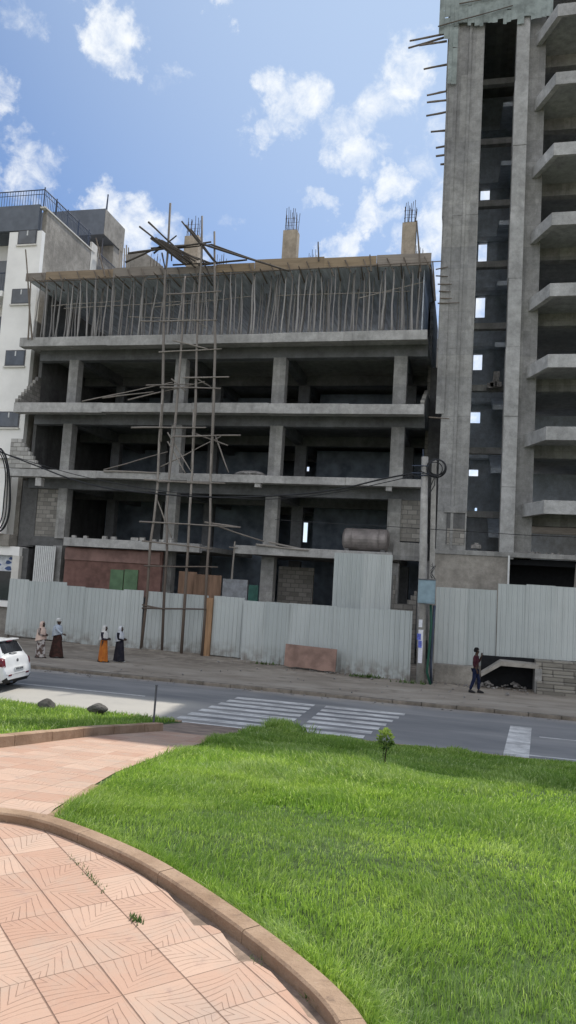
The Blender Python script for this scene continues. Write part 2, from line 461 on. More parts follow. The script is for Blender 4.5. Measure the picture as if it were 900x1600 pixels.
def mat_tile(name, T, ang, ox, oy, dirt=1.):
    """pink cast paving: mirrored 2x2 tiles whose grooves fan out of a shared corner"""
    t = NT(name)
    x, y, z = t.sep()
    ca, sa = math.cos(ang), math.sin(ang)
    dx = t.math('SUBTRACT', x, ox); dy = t.math('SUBTRACT', y, oy)
    u = t.math('DIVIDE', t.math('ADD', t.math('MULTIPLY', dx, ca), t.math('MULTIPLY', dy, sa)), T)
    v = t.math('DIVIDE', t.math('SUBTRACT', t.math('MULTIPLY', dy, ca), t.math('MULTIPLY', dx, sa)), T)
    U = t.math('PINGPONG', u, 1.0); V = t.math('PINGPONG', v, 1.0)
    # grooves start on the tile diagonal and run outward on both sides, so neighbours meet in V shapes
    mn = t.math('MINIMUM', U, V); mx = t.math('MAXIMUM', U, V); df = t.math('SUBTRACT', mx, mn)
    side = t.math('GREATER_THAN', U, V)
    wobl = t.math('MULTIPLY', t.math('SUBTRACT', t.noise(7, 3), .5), .07)
    fa = t.math('DIVIDE', mn, t.math('ADD', 1.0, t.math('MULTIPLY', df, .95)))
    fb_ = t.math('SUBTRACT', mn, t.math('MULTIPLY', t.math('MULTIPLY', df, t.math('SUBTRACT', 1.0, df)), .42))
    f = t.math('ADD', t.math('ADD', t.math('MULTIPLY', fa, side), t.math('MULTIPLY', fb_, t.math('SUBTRACT', 1.0, side))), wobl)
    ph = t.math('MULTIPLY', t.math('POWER', t.math('MAXIMUM', f, .0001), .8), 7.6)
    fr = t.math('ABSOLUTE', t.math('SUBTRACT', t.math('FRACT', ph), .5))
    gr = t.range(fr, .0, .105, 1., 0.)
    fade = t.range(t.noise(6, 5, .65), .3, .6, .3, 1.)
    groove = t.math('MULTIPLY', t.math('MULTIPLY', gr, fade), t.range(f, .02, .06))
    ej = t.math('MULTIPLY', t.math('MINIMUM', U, t.math('SUBTRACT', 1., U)), T)
    ek = t.math('MULTIPLY', t.math('MINIMUM', V, t.math('SUBTRACT', 1., V)), T)
    wob = t.math('MULTIPLY', t.math('SUBTRACT', t.noise(14, 3), .5), .006)
    joint = t.math('MAXIMUM', t.range(t.math('ADD', ek, wob), .0016, .0055, 1, 0), t.range(t.math('ADD', ej, wob), .0004, .0034, .8, 0))
    cell = t.N.new('ShaderNodeCombineXYZ')
    t.L.new(t.math('FLOOR', u), cell.inputs[0]); t.L.new(t.math('FLOOR', v), cell.inputs[1])
    wn = t.N.new('ShaderNodeTexWhiteNoise'); t.L.new(cell.outputs[0], wn.inputs['Vector'])
    col = t.mix(wn.outputs['Value'], (.45, .275, .195), (.54, .38, .285))
    col = t.mix(t.range(t.noise(3.2, 8, .7), .42, .75, 0, .75 * dirt), col, (.42, .33, .26))
    col = t.mix(t.range(t.noise(5.5, 7, .7, dist=.5), .55, .75, 0, .6 * dirt), col, (.31, .20, .17))
    col = t.mix(t.range(t.noise(1.1, 5, .6), .5, .72, 0, .5), col, (.37, .29, .24))
    col = t.mix(t.range(t.noise(48, 3, .7), .68, .76, 0, .5), col, (.22, .15, .12))
    col = t.mix(t.range(t.noise(26, 5, .7), .62, .8, 0, .35), col, (.55, .43, .35))
    col = t.mix(t.math('MULTIPLY', groove, .5), col, (.29, .165, .11))
    col = t.mix(t.math('MULTIPLY', joint, .85), col, (.19, .115, .08))
    h = t.math('SUBTRACT', t.math('MULTIPLY', t.noise(70, 4), .12), t.math('ADD', t.math('MULTIPLY', groove, .6), t.math('MULTIPLY', joint, 1.1)))
    t.bump(h, .7, .009)
    return t.done(col, .75)


def mat_kerb():
    t = NT('kerb_stone')
    col = t.mix(t.range(t.noise(2.5, 7, .65), .3, .7), (.29, .19, .12), (.45, .315, .215))
    col = t.mix(t.range(t.noise(11, 6, .7), .55, .74, 0, .7), col, (.16, .11, .08))
    col = t.mix(t.range(t.noise(34, 4, .7), .6, .72, 0, .6), col, (.46, .34, .25))
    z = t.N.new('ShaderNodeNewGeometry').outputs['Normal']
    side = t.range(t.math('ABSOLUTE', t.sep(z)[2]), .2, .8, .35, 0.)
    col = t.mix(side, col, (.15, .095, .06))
    t.bump(t.math('ADD', t.noise(40, 6, .75), t.math('MULTIPLY', t.noise(9, 4), 1.5)), .9, .014)
    return t.done(col, .9)


def mat_grass():
    t = NT('grass_blade')
    r = t.N.new('ShaderNodeAttribute'); r.attribute_name = 'shade'
    f = r.outputs['Fac']
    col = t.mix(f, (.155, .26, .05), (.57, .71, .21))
    patch = t.range(t.noise(.9, 5, .6), .35, .7)
    col = t.mix(t.math('MULTIPLY', patch, .55), col, (.15, .27, .06))
    dry = t.math('MULTIPLY', t.range(t.noise(1.9, 7, .7, stretch=(1, .7, 1)), .5, .66), t.range(f, .15, .6))
    col = t.mix(t.math('MULTIPLY', dry, .7), col, (.62, .70, .40))
    lush = t.range(t.noise(.55, 5, .65), .42, .62)
    col = t.mix(t.math('MULTIPLY', lush, .6), col, t.mix(f, (.10, .21, .035), (.44, .63, .14)))
    col = t.mix(t.range(f, .93, 1.0, 0, .8), col, (.74, .78, .52))
    t.put(t.b.inputs['Base Color'], col); t.b.inputs['Roughness'].default_value = .55
    t.b.inputs['Specular IOR Level'].default_value = .25
    tr = t.N.new('ShaderNodeBsdfTranslucent')
    t.L.new(t.mix(1., col, (1.25, 1.3, .7), 'MULTIPLY'), tr.inputs['Color'])
    ms = t.N.new('ShaderNodeMixShader'); ms.inputs[0].default_value = .5
    t.L.new(t.b.outputs[0], ms.inputs[1]); t.L.new(tr.outputs[0], ms.inputs[2])
    t.L.new(ms.outputs[0], t.N['Material Output'].inputs['Surface'])
    return t.m


def mat_leaf(name, c1, c2):
    t = NT(name)
    r = t.N.new('ShaderNodeAttribute'); r.attribute_name = 'shade'
    col = t.mix(r.outputs['Fac'], c1, c2)
    t.put(t.b.inputs['Base Color'], col); t.b.inputs['Roughness'].default_value = .5
    tr = t.N.new('ShaderNodeBsdfTranslucent'); t.L.new(col, tr.inputs['Color'])
    ms = t.N.new('ShaderNodeMixShader'); ms.inputs[0].default_value = .4
    t.L.new(t.b.outputs[0], ms.inputs[1]); t.L.new(tr.outputs[0], ms.inputs[2])
    t.L.new(ms.outputs[0], t.N['Material Output'].inputs['Surface'])
    return t.m


def mat_cloth(name, c, c2=None, scale=30):
    t = NT(name)
    c2 = c2 or tuple(x * .7 for x in c)
    f = t.range(t.noise(scale, 3, .5), .42, .58)
    t.bump(t.noise(60, 3), .2, .005)
    return t.done(t.mix(f, c, c2), .95, 0, .1)


def mat_carpaint():
    t = NT('white_car_paint')
    col = t.mix(t.range(t.noise(3, 4), .3, .7), (.70, .71, .72), (.62, .63, .64))
    m_ = t.done(col, .28, 0, .5)
    t.b.inputs['Coat Weight'].default_value = .6; t.b.inputs['Coat Roughness'].default_value = .08
    return m_


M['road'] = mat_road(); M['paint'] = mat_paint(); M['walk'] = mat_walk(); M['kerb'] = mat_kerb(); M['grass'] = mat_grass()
M['leaf'] = mat_leaf('sapling_leaf', (.045, .11, .015), (.32, .42, .09))
M['weed'] = mat_leaf('weed_leaf', (.05, .11, .02), (.16, .24, .06))
M['car'] = mat_carpaint()
M['skin'] = plain('skin', (.055, .03, .02), .6, var=.15)
M['hair'] = plain('hair', (.008, .007, .007), .9, var=.2)

# ------------------------------------------------------------------ mesh helpers


class MB:
    def __init__(self): self.v = []; self.f = []

    def add(self, vs, fs):
        o = len(self.v); self.v += [tuple(p) for p in vs]; self.f += [tuple(i + o for i in q) for q in fs]

    def box(self, x0, x1, y0, y1, z0, z1, bev=0.):
        if x0 > x1: x0, x1 = x1, x0
        if y0 > y1: y0, y1 = y1, y0
        if z0 > z1: z0, z1 = z1, z0
        b = min(bev, (x1 - x0) * .3, (y1 - y0) * .3, (z1 - z0) * .3)
        if b <= 0:
            vs = [(x, y, z) for z in (z0, z1) for y in (y0, y1) for x in (x0, x1)]
            self.add(vs, [(0, 2, 3, 1), (4, 5, 7, 6), (0, 1, 5, 4), (2, 6, 7, 3), (0, 4, 6, 2), (1, 3, 7, 5)])
            return self
        bm = bmesh.new()
        bmesh.ops.create_cube(bm, size=1)
        for v in bm.verts:
            v.co = Vector(((x0 + x1) / 2 + v.co.x * (x1 - x0), (y0 + y1) / 2 + v.co.y * (y1 - y0), (z0 + z1) / 2 + v.co.z * (z1 - z0)))
        bmesh.ops.bevel(bm, geom=bm.edges[:], offset=b, segments=2, profile=.6, affect='EDGES')
        bm.verts.index_update()
        self.add([v.co for v in bm.verts], [[v.index for v in f.verts] for f in bm.faces])
        bm.free()
        return self

    def prism(self, pts, d):
        """polygon pts (3D, planar) extruded by the vector d"""
        n = len(pts); d = Vector(d)
        vs = [Vector(p) for p in pts] + [Vector(p) + d for p in pts]
        self.add(vs, [tuple(range(n))[::-1], tuple(range(n, 2 * n))] + [(i, (i + 1) % n, n + (i + 1) % n, n + i) for i in range(n)])
        return self

    def tube(self, pts, r, n=6, cap=True):
        pts = [Vector(p) for p in pts]
        rs = r if isinstance(r, (list, tuple)) else [r] * len(pts)
        vs = []; fs = []
        ref = None
        for i, p in enumerate(pts):
            a = pts[max(i - 1, 0)]; b = pts[min(i + 1, len(pts) - 1)]
            t = (b - a).normalized()
            if ref is None:
                ref = t.orthogonal().normalized()
            ref = (ref - t * ref.dot(t)).normalized()
            s = t.cross(ref)
            for k in range(n):
                w = 2 * math.pi * k / n
                vs.append(p + (ref * math.cos(w) + s * math.sin(w)) * rs[i])
        for i in range(len(pts) - 1):
            for k in range(n):
                fs.append((i * n + k, i * n + (k + 1) % n, (i + 1) * n + (k + 1) % n, (i + 1) * n + k))
        if cap:
            fs.append(tuple(range(n))[::-1]); fs.append(tuple((len(pts) - 1) * n + k for k in range(n)))
        self.add(vs, fs)
        return self

    def stick(self, a, b, r, wob=.02, seed=None, n=6, seg=6, taper=.7):
        """a slightly crooked natural pole"""
        rd = random.Random(seed if seed is not None else random.random())
        a = Vector(a); b = Vector(b)
        L = (b - a).length
        t = (b - a).normalized(); p = t.orthogonal().normalized(); q = t.cross(p)
        ph1, ph2 = rd.random() * 6.3, rd.random() * 6.3
        pts = []; rs = []
        for i in range(seg + 1):
            k = i / seg
            w = math.sin(k * math.pi)
            o = p * (math.sin(k * 5 + ph1) * wob * L * .3 * w + rd.uniform(-1, 1) * wob * .25) + q * (math.sin(k * 4 + ph2) * wob * L * .3 * w + rd.uniform(-1, 1) * wob * .25)
            pts.append(a + (b - a) * k + o); rs.append(r * (1 - (1 - taper) * k) * rd.uniform(.9, 1.1))
        return self.tube(pts, rs, n)

    def lathe(self, rings, n=20, cx=0, cy=0):
        """rings: (z, rx, ry, ox, oy)"""
        vs = []; fs = []
        for z, rx, ry, ox, oy in rings:
            for k in range(n):
                w = 2 * math.pi * k / n
                vs.append((cx + ox + rx * math.cos(w), cy + oy + ry * math.sin(w), z))
        m_ = len(rings)
        for i in range(m_ - 1):
            for k in range(n):
                fs.append((i * n + k, i * n + (k + 1) % n, (i + 1) * n + (k + 1) % n, (i + 1) * n + k))
        fs.append(tuple(range(n))[::-1]); fs.append(tuple((m_ - 1) * n + k for k in range(n)))
        self.add(vs, fs)
        return self

    def rock(self, c, r, seed, squash=.7, sub=2):
        rd = random.Random(seed)
        bm = bmesh.new(); bmesh.ops.create_icosphere(bm, subdivisions=sub, radius=1)
        s = (rd.uniform(.8, 1.2), rd.uniform(.8, 1.2), squash * rd.uniform(.85, 1.15))
        k = [Vector((rd.uniform(-1, 1), rd.uniform(-1, 1), rd.uniform(-1, 1))).normalized() for _ in range(7)]
        for v in bm.verts:
            d = v.co.normalized(); f = 1
            for kk in k:
                f -= max(0, d.dot(kk) - .72) * .9
            f += rd.uniform(-.03, .03)
            v.co = Vector((d.x * s[0], d.y * s[1], d.z * s[2])) * f * r + Vector(c)
        bm.verts.index_update()
        self.add([v.co for v in bm.verts], [[v.index for v in f.verts] for f in bm.faces]); bm.free()
        return self


ORG = {}


def link(name, me, mat, parent=None, org=None, smooth=False):
    o = bpy.data.objects.new(name, me); COL.objects.link(o)
    if mat is not None:
        me.materials.clear(); me.materials.append(mat)
    if parent is not None:
        o.parent = parent; ORG[o.name] = ORG[parent.name]
    else:
        o.location = org; ORG[o.name] = Vector(org)
    if smooth:
        me.polygons.foreach_set('use_smooth', [True] * len(me.polygons))
    return o


def obj(name, mb, mat, parent=None, org=None, smooth=False):
    if parent is not None: off = ORG[parent.name]
    elif org is not None: off = Vector(org)
    else:
        a = np.array(mb.v); off = Vector(((a[:, 0].min() + a[:, 0].max()) / 2, (a[:, 1].min() + a[:, 1].max()) / 2, a[:, 2].min()))
    me = bpy.data.meshes.new(name)
    me.from_pydata([(x - off.x, y - off.y, z - off.z) for x, y, z in mb.v], [], mb.f)
    me.update()
    bm = bmesh.new(); bm.from_mesh(me); bmesh.ops.recalc_face_normals(bm, faces=bm.faces[:]); bm.to_mesh(me); bm.free()
    return link(name, me, mat, parent, off, smooth)


def tag(o, label=None, cat=None, group=None, kind=None):
    if label: o['label'] = label
    if cat: o['category'] = cat
    if group: o['group'] = group
    if kind: o['kind'] = kind
    return o


def thing(name, label, cat, loc, group=None):
    o = bpy.data.objects.new(name, None); COL.objects.link(o)
    o.location = loc; o.empty_display_size = .2; ORG[o.name] = Vector(loc)
    return tag(o, label, cat, group)


def struct(name, mb, mat, smooth=False):
    return tag(obj(name, mb, mat, org=(0, 0, 0), smooth=smooth), kind='structure')


def copy_tree(o, parent=None):
    c = o.copy(); COL.objects.link(c)
    if parent is not None: c.parent = parent
    for ch in list(o.children): copy_tree(ch, c)
    return c


def boxpx(mb, Y, d, x0, y0, x1, y1, bev=0.):
    """axis aligned box whose front face lies on plane Y and spans the photo rectangle"""
    cx, cy = (x0 + x1) / 2, (y0 + y1) / 2
    X0 = at(x0, cy, Y).x; X1 = at(x1, cy, Y).x; Z0 = at(cx, y1, Y).z; Z1 = at(cx, y0, Y).z
    mb.box(X0, X1, Y, Y + d, Z0, Z1, bev)
    return X0, X1, Z0, Z1


# ------------------------------------------------------------------ ground, road, pavements
RAMP0, RAMP1, ZP = 5.4, 16.4, 1.6


def G(y):
    if y < RAMP0: return ZP
    if y > RAMP1: return ZP - 1.48
    return ZP - (y - RAMP0) * 1.48 / (RAMP1 - RAMP0)


g = MB(); g.add([(-700, -500, -.06), (700, -500, -.06), (700, 1200, -.06), (-700, 1200, -.06)], [(0, 1, 2, 3)])
struct('ground', g, M['walk'])
g = MB(); g.add([(-120, 16.55, 0), (120, 16.55, 0), (120, 22.86, 0), (-120, 22.86, 0)], [(0, 1, 2, 3)])
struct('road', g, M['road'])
# far pavement with a low kerb; slightly uneven earth
g = MB()
xs = [-120, -60] + list(np.linspace(-30, 12, 85)) + [40, 120]
ys = [23.02] + list(np.linspace(23.4, 30, 24)) + [60, 120]
for j, y in enumerate(ys):
    for i, x in enumerate(xs):
        w = .5 + .5 * math.sin(x * .8 + y * 1.1) * math.sin(x * .37 - y * .7)
        z = .1 + (0 if j == 0 or j > 24 else .03 * w + .012 * math.sin(3.1 * x) * math.cos(4.7 * y)) + max(0, min(1, (y - 28) / 2)) * .08
        g.v.append((x, y, z))
n = len(xs)
for j in range(len(ys) - 1):
    for i in range(n - 1):
        g.f.append((j * n + i, j * n + i + 1, (j + 1) * n + i + 1, (j + 1) * n + i))
struct('pavement', g, M['walk'], smooth=True)
g = MB()
x = -60.
while x < 40:
    L = random.uniform(.85, 1.1)
    g.box(x, x + L - .012, 22.86 + random.uniform(-.012, .012), 23.03, -.05, .105 + random.uniform(-.012, .012), .02)
    x += L
M['road_kerb'] = plain('road_kerb', (.20, .175, .145), .95, var=.35, scale=3, bump=.5)
struct('road_kerb', g, M['road_kerb'])

# painted markings (sheets 4 mm above the asphalt)
g = MB()


def mark(x0, x1, y0, y1, sk=0.):
    nn = max(1, int((x1 - x0) / .4))
    g.add([(x0, y0, .004), (x1, y0, .004), (x1 + sk, y1, .004), (x0 + sk, y1, .004)], [(0, 1, 2, 3)])


for k in range(8):
    y = 16.75 + k * .60
    mark(-6.72 + k * .06, -3.98, y, y + .34)
    mark(-3.66, -2.2 + k * .11, y - .02, y + .32)
mark(.92, 1.46, 16.6, 21.0, .44)
mark(1.98, 40, 19.74, 19.84); mark(1.55, 40, 17.42, 17.52)
mark(-60, -8.6, 19.82, 19.92)
mark(-60, -7.2, 17.05, 17.15)
struct('road_markings', g, M['paint'])

# near bank: level plaza, then a slope down to the road
g = MB()
xs = list(np.linspace(-45, 45, 91)); ys = [-30, -8, -2, 0, 1, 2, 3, 4, 5, 5.4, 6, 7, 8, 9, 10, 11, 12, 13, 14, 15, 16, 16.4]
for y in ys:
    for x in xs: g.v.append((x, y, G(y) - .006))
n = len(xs)
for j in range(len(ys) - 1):
    for i in range(n - 1): g.f.append((j * n + i, j * n + i + 1, (j + 1) * n + i + 1, (j + 1) * n + i))
o = len(g.v)
g.v += [(-45, 16.4, G(16.4) - .006), (45, 16.4, G(16.4) - .006), (45, 16.4, -.1), (-45, 16.4, -.1)]
g.f.append((o, o + 1, o + 2, o + 3))
struct('terrain', g, M['soil'])
g = MB()
g.box(-45, -6.2, 16.405, 16.56, -.05, .13, .02); g.box(-4.4, 45, 16.405, 16.56, -.05, .13, .02)
struct('verge_kerb', g, M['kerb'])

# round plaza edge: inner (paved side) and outer (lawn side) lines of the kerb
KIN = [(-6.3, 3.2), (-5.4, 4.05), (-4.6, 4.62), (-3.85, 4.95), (-3.23, 5.03), (-2.9, 5.0), (-2.56, 4.88), (-2.04, 4.63), (-1.65, 4.38), (-1.28, 4.10), (-.95, 3.83), (-.68, 3.58), (-.52, 3.40), (-.41, 3.22), (-.22, 2.85), (-.05, 2.3), (.05, 1.6), (.05, .8), (-.1, -.3), (-.6, -1.8)]


def resample(P, step):
    P = np.array(P, float)
    out = []
    for i in range(len(P) - 1):   # Catmull-Rom
        p0 = P[max(i - 1, 0)]; p1 = P[i]; p2 = P[i + 1]; p3 = P[min(i + 2, len(P) - 1)]
        for t in np.linspace(0, 1, 24, endpoint=False):
            out.append(.5 * ((2 * p1) + (-p0 + p2) * t + (2 * p0 - 5 * p1 + 4 * p2 - p3) * t * t + (-p0 + 3 * p1 - 3 * p2 + p3) * t ** 3))
    out.append(P[-1]); out = np.array(out)
    s = np.r_[0, np.cumsum(np.linalg.norm(np.diff(out, axis=0), axis=1))]
    q = np.arange(0, s[-1], step)
    return np.c_[np.interp(q, s, out[:, 0]), np.interp(q, s, out[:, 1])]


KL = resample(KIN, .04)
tan = np.gradient(KL, axis=0); tan /= np.linalg.norm(tan, axis=1)[:, None]
nor = np.c_[-tan[:, 1], tan[:, 0]]          # left of travel = lawn side (travel goes right / towards camera)
if nor[len(nor) // 2] @ np.array([1, 1]) < 0: nor = -nor
KW = .125
KO = KL + nor * KW


def sweep(mb, A, B, z0, z1, seg, zf=None, bev=.012):
    """kerb stones between two lines, a joint every seg samples"""
    i = 0
    while i < len(A) - 2:
        j = min(i + seg, len(A) - 1)
        dz = random.uniform(-.004, .004)
        idx = list(range(i, j + 1))
        vs = []; fs = []
        for c, k in enumerate(idx):
            a = A[k]; b = B[k]
            if c == 0: a = a + (A[k + 1] - a) * .06; b = b + (B[k + 1] - b) * .06
            if c == len(idx) - 1: a = a - (a - A[k - 1]) * .06; b = b - (b - B[k - 1]) * .06
            d = (b - a) / np.linalg.norm(b - a)
            zz = zf(a[1]) if zf else 0
            for p, z in ((a, z0), (a, z1 - bev), (a + d * bev, z1), (b - d * bev, z1), (b, z1 - bev), (b, z0)):
                vs.append((p[0], p[1], z + zz + (dz if z > z0 else 0)))
        for c in range(len(idx) - 1):
            for q in range(5): fs.append((c * 6 + q, c * 6 + q + 1, c * 6 + 7 + q, c * 6 + 6 + q))
        fs.append(tuple(range(6))); fs.append(tuple((len(idx) - 1) * 6 + q for q in range(6))[::-1])
        mb.add(vs, fs)
        i = j


g = MB(); sweep(g, KL, KO, 1.5, 1.672, 22)
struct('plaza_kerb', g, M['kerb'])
# plaza: mortar bed, and the tiles that stop raggedly short of the kerb
g = MB()
pl = [(p[0] + .02 * 0, p[1]) for p in KL]
poly = pl + [(-12, -6), (-14, 2)]
g.add([(x, y, ZP) for x, y in poly], [tuple(range(len(poly)))])
M['mortar'] = plain('mortar_bed', (.25, .185, .14), .95, var=.35, scale=9, bump=.6)
struct('plaza_bed', g, M['mortar'])
TA = math.atan2(3.49 - 3.68, -1.64 + 1.85)       # direction of the continuous joints
TS = .31
gap = np.zeros(len(KL))
for k, p in enumerate(KL):
    x = p[0]
    for xa, xb, ga, gb in ((-2.3, -1.66, .012, .03), (-1.66, -1.26, .02, .125), (-1.26, -1.17, .05, .03), (-1.17, -.93, .03, .12), (-.93, -.80, .06, .03), (-.80, -.52, .035, .07), (-.52, .1, .05, .04)):
        if xa <= x < xb and p[1] > 1.0: gap[k] = ga + (gb - ga) * (x - xa) / (xb - xa)
    if gap[k] == 0: gap[k] = .012
TL = KL - nor * gap[:, None]
g = MB(); poly = [tuple(p) for p in TL] + [(-12, -5.9), (-13.9, 2)]
g.prism([(x, y, ZP + .004) for x, y in poly], (0, 0, .008))
M['tile'] = mat_tile('pink_tile', TS, TA, -1.41, 3.26)
struct('plaza_paving', g, M['tile'])

# tiled path running down the slope
PR = [(-2.95, 5.12), (-3.05, 5.4), (-3.28, 6.3), (-3.62, 7.7), (-3.85, 9.2), (-3.98, 10.6), (-4.15, 12.2), (-4.32, 14.0), (-4.4, 16.4)]
PLf = [(-7.5, 3.2), (-6.4, 5.4), (-5.75, 7.2), (-5.58, 8.5), (-5.62, 10), (-5.66, 11.3), (-5.55, 12.4), (-5.42, 13.5)]
PR_ = resample(PR, .1); PL_ = resample(PLf, .1)
ROUT = [(-5.42, 13.5), (-6.2, 13.7), (-6.2, 16.4)]


def edge_x(P, y):
    P = np.array(P); return float(np.interp(y, P[:, 1], P[:, 0]))


g = MB()
ys = list(np.arange(5.0, 13.5, .25)) + [13.5]
for y in ys:
    l = edge_x(PLf, y); r = edge_x(PR, max(y, 5.12))
    if y < 5.4: r = min(r, -3.0)
    for k in range(7): g.v.append((l + (r - l) * k / 6, y, G(y) + .006))
for j in range(len(ys) - 1):
    for k in range(6): g.f.append((j * 7 + k, j * 7 + k + 1, j * 7 + 8 + k, j * 7 + 7 + k))
M['path'] = mat_tile('path_tile', .40, R(8), -4.0, 6.0, 1.2)
struct('path', g, M['path'])
g = MB()
for y in (13.505, 14.2, 15, 15.7, 16.4):
    l = -5.45 - min(1, max(0, (y - 13.6) / .6)) * .6; r = edge_x(PR, y)
    for k in range(7): g.v.append((l + (r - l) * k / 6, y, G(y) + .004))
for j in range(4):
    for k in range(6): g.f.append((j * 7 + k, j * 7 + k + 1, j * 7 + 8 + k, j * 7 + 7 + k))
M['apron'] = plain('path_apron', (.26, .20, .16), .95, var=.35, scale=2.5, bump=.5)
struct('path_apron', g, M['apron'])
g = MB(); sweep(g, PL_, PL_ + np.array([-.16, 0.0]), -.1, .15, 10, G)
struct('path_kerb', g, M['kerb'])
g = MB(); S = resample([(-3.0, 5.15), (-3.02, 5.45), (-3.22, 6.1), (-3.4, 6.8)], .1); sweep(g, S, S + np.array([.1, .0]), -.1, .03, 8, G, .006)
struct('path_edging', g, M['kerb'])

# ------------------------------------------------------------------ grass


def vnoise(x, y, s, seed):
    r2 = np.random.default_rng(seed); T = r2.random((64, 64))
    x = x * s + 100; y = y * s + 100
    i = np.floor(x).astype(int); j = np.floor(y).astype(int); fx = x - i; fy = y - j
    fx = fx * fx * (3 - 2 * fx); fy = fy * fy * (3 - 2 * fy)
    t = lambda a, b: T[a % 64, b % 64]
    return (t(i, j) * (1 - fx) + t(i + 1, j) * fx) * (1 - fy) + (t(i, j + 1) * (1 - fx) + t(i + 1, j + 1) * fx) * fy


def blades(name, X, Y, Z, hgt, wid, label, bend=.85, swirl=None):
    n = len(X)
    h = hgt * rng.uniform(.55, 1.25, n); w = wid * rng.uniform(.6, 1.3, n)
    a = rng.uniform(0, 2 * np.pi, n); b = rng.uniform(0, 2 * np.pi, n)
    lean = h * bend * rng.uniform(.1, 1.3, n) * np.where(rng.random(n) < .25, 1.7, 1)
    wx, wy = np.cos(a) * w / 2, np.sin(a) * w / 2
    if swirl is not None:
        k = rng.random(n) < .6; b = np.where(k, swirl + rng.normal(0, .5, n), b)
    lx, ly = np.cos(b) * lean, np.sin(b) * lean
    V = np.zeros((n, 5, 3))
    V[:, 0] = np.c_[X - wx, Y - wy, Z - .01]; V[:, 1] = np.c_[X + wx, Y + wy, Z - .01]
    V[:, 2] = np.c_[X + wx * .8 + lx * .35, Y + wy * .8 + ly * .35, Z + h * .6]; V[:, 3] = np.c_[X - wx * .8 + lx * .35, Y - wy * .8 + ly * .35, Z + h * .6]
    V[:, 4] = np.c_[X + lx, Y + ly, Z + h * (1 - .22 * np.minimum(lean / h, 1.9) ** 2)]
    base = (np.arange(n) * 5)[:, None]
    quads = base + np.array([0, 1, 2, 3]); tris = base + np.array([3, 2, 4])
    loops = np.empty((n, 7), np.int32); loops[:, :4] = quads; loops[:, 4:] = tris
    me = bpy.data.meshes.new(name)
    me.vertices.add(n * 5); me.vertices.foreach_set('co', V.reshape(-1).astype(np.float32))
    me.loops.add(n * 7); me.loops.foreach_set('vertex_index', loops.reshape(-1))
    me.polygons.add(n * 2)
    st = np.empty((n, 2), np.int32); st[:, 0] = np.arange(n) * 7; st[:, 1] = st[:, 0] + 4
    me.polygons.foreach_set('loop_start', st.reshape(-1))
    me.update(calc_edges=True)
    at_ = me.attributes.new('shade', 'FLOAT', 'POINT')
    s = np.clip(rng.normal(.36, .2, n), 0, .85)
    s = np.clip(s * (.55 + .9 * vnoise(X, Y, 1.3, 21)), 0, .85); s = np.where(rng.random(n) < .10, 1.0, s)
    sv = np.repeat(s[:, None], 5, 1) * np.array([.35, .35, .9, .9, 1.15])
    at_.data.foreach_set('value', sv.reshape(-1).astype(np.float32))
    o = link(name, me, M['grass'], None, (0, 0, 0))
    return tag(o, label, 'grass', kind='stuff')


KO_far = np.array([tuple(p) for p in (KO + nor * .015)])


def in_poly(X, Y, P):
    inside = np.zeros(len(X), bool)
    x0, y0 = P[-1]
    for x1, y1 in P:
        c = ((y1 > Y) != (y0 > Y)) & (X < (x0 - x1) * (Y - y1) / (y0 - y1 + 1e-12) + x1)
        inside ^= c; x0, y0 = x1, y1
    return inside


# right lawn polygon: along the kerb, then up the path edge
i0 = int(np.argmin(np.hypot(KO_far[:, 0] + 2.9, KO_far[:, 1] - 5.14)))
LAWN = [tuple(p) for p in KO_far[i0:]][::-1] + [(p[0] + .1, p[1]) for p in PR_[2:]] + [(14, 16.4), (14, -2)]


LAWN_IN = [tuple(p + nor[i] * .14) for i, p in list(enumerate(KO))[i0:]][::-1] + [(14, 30), (-14, 30)]


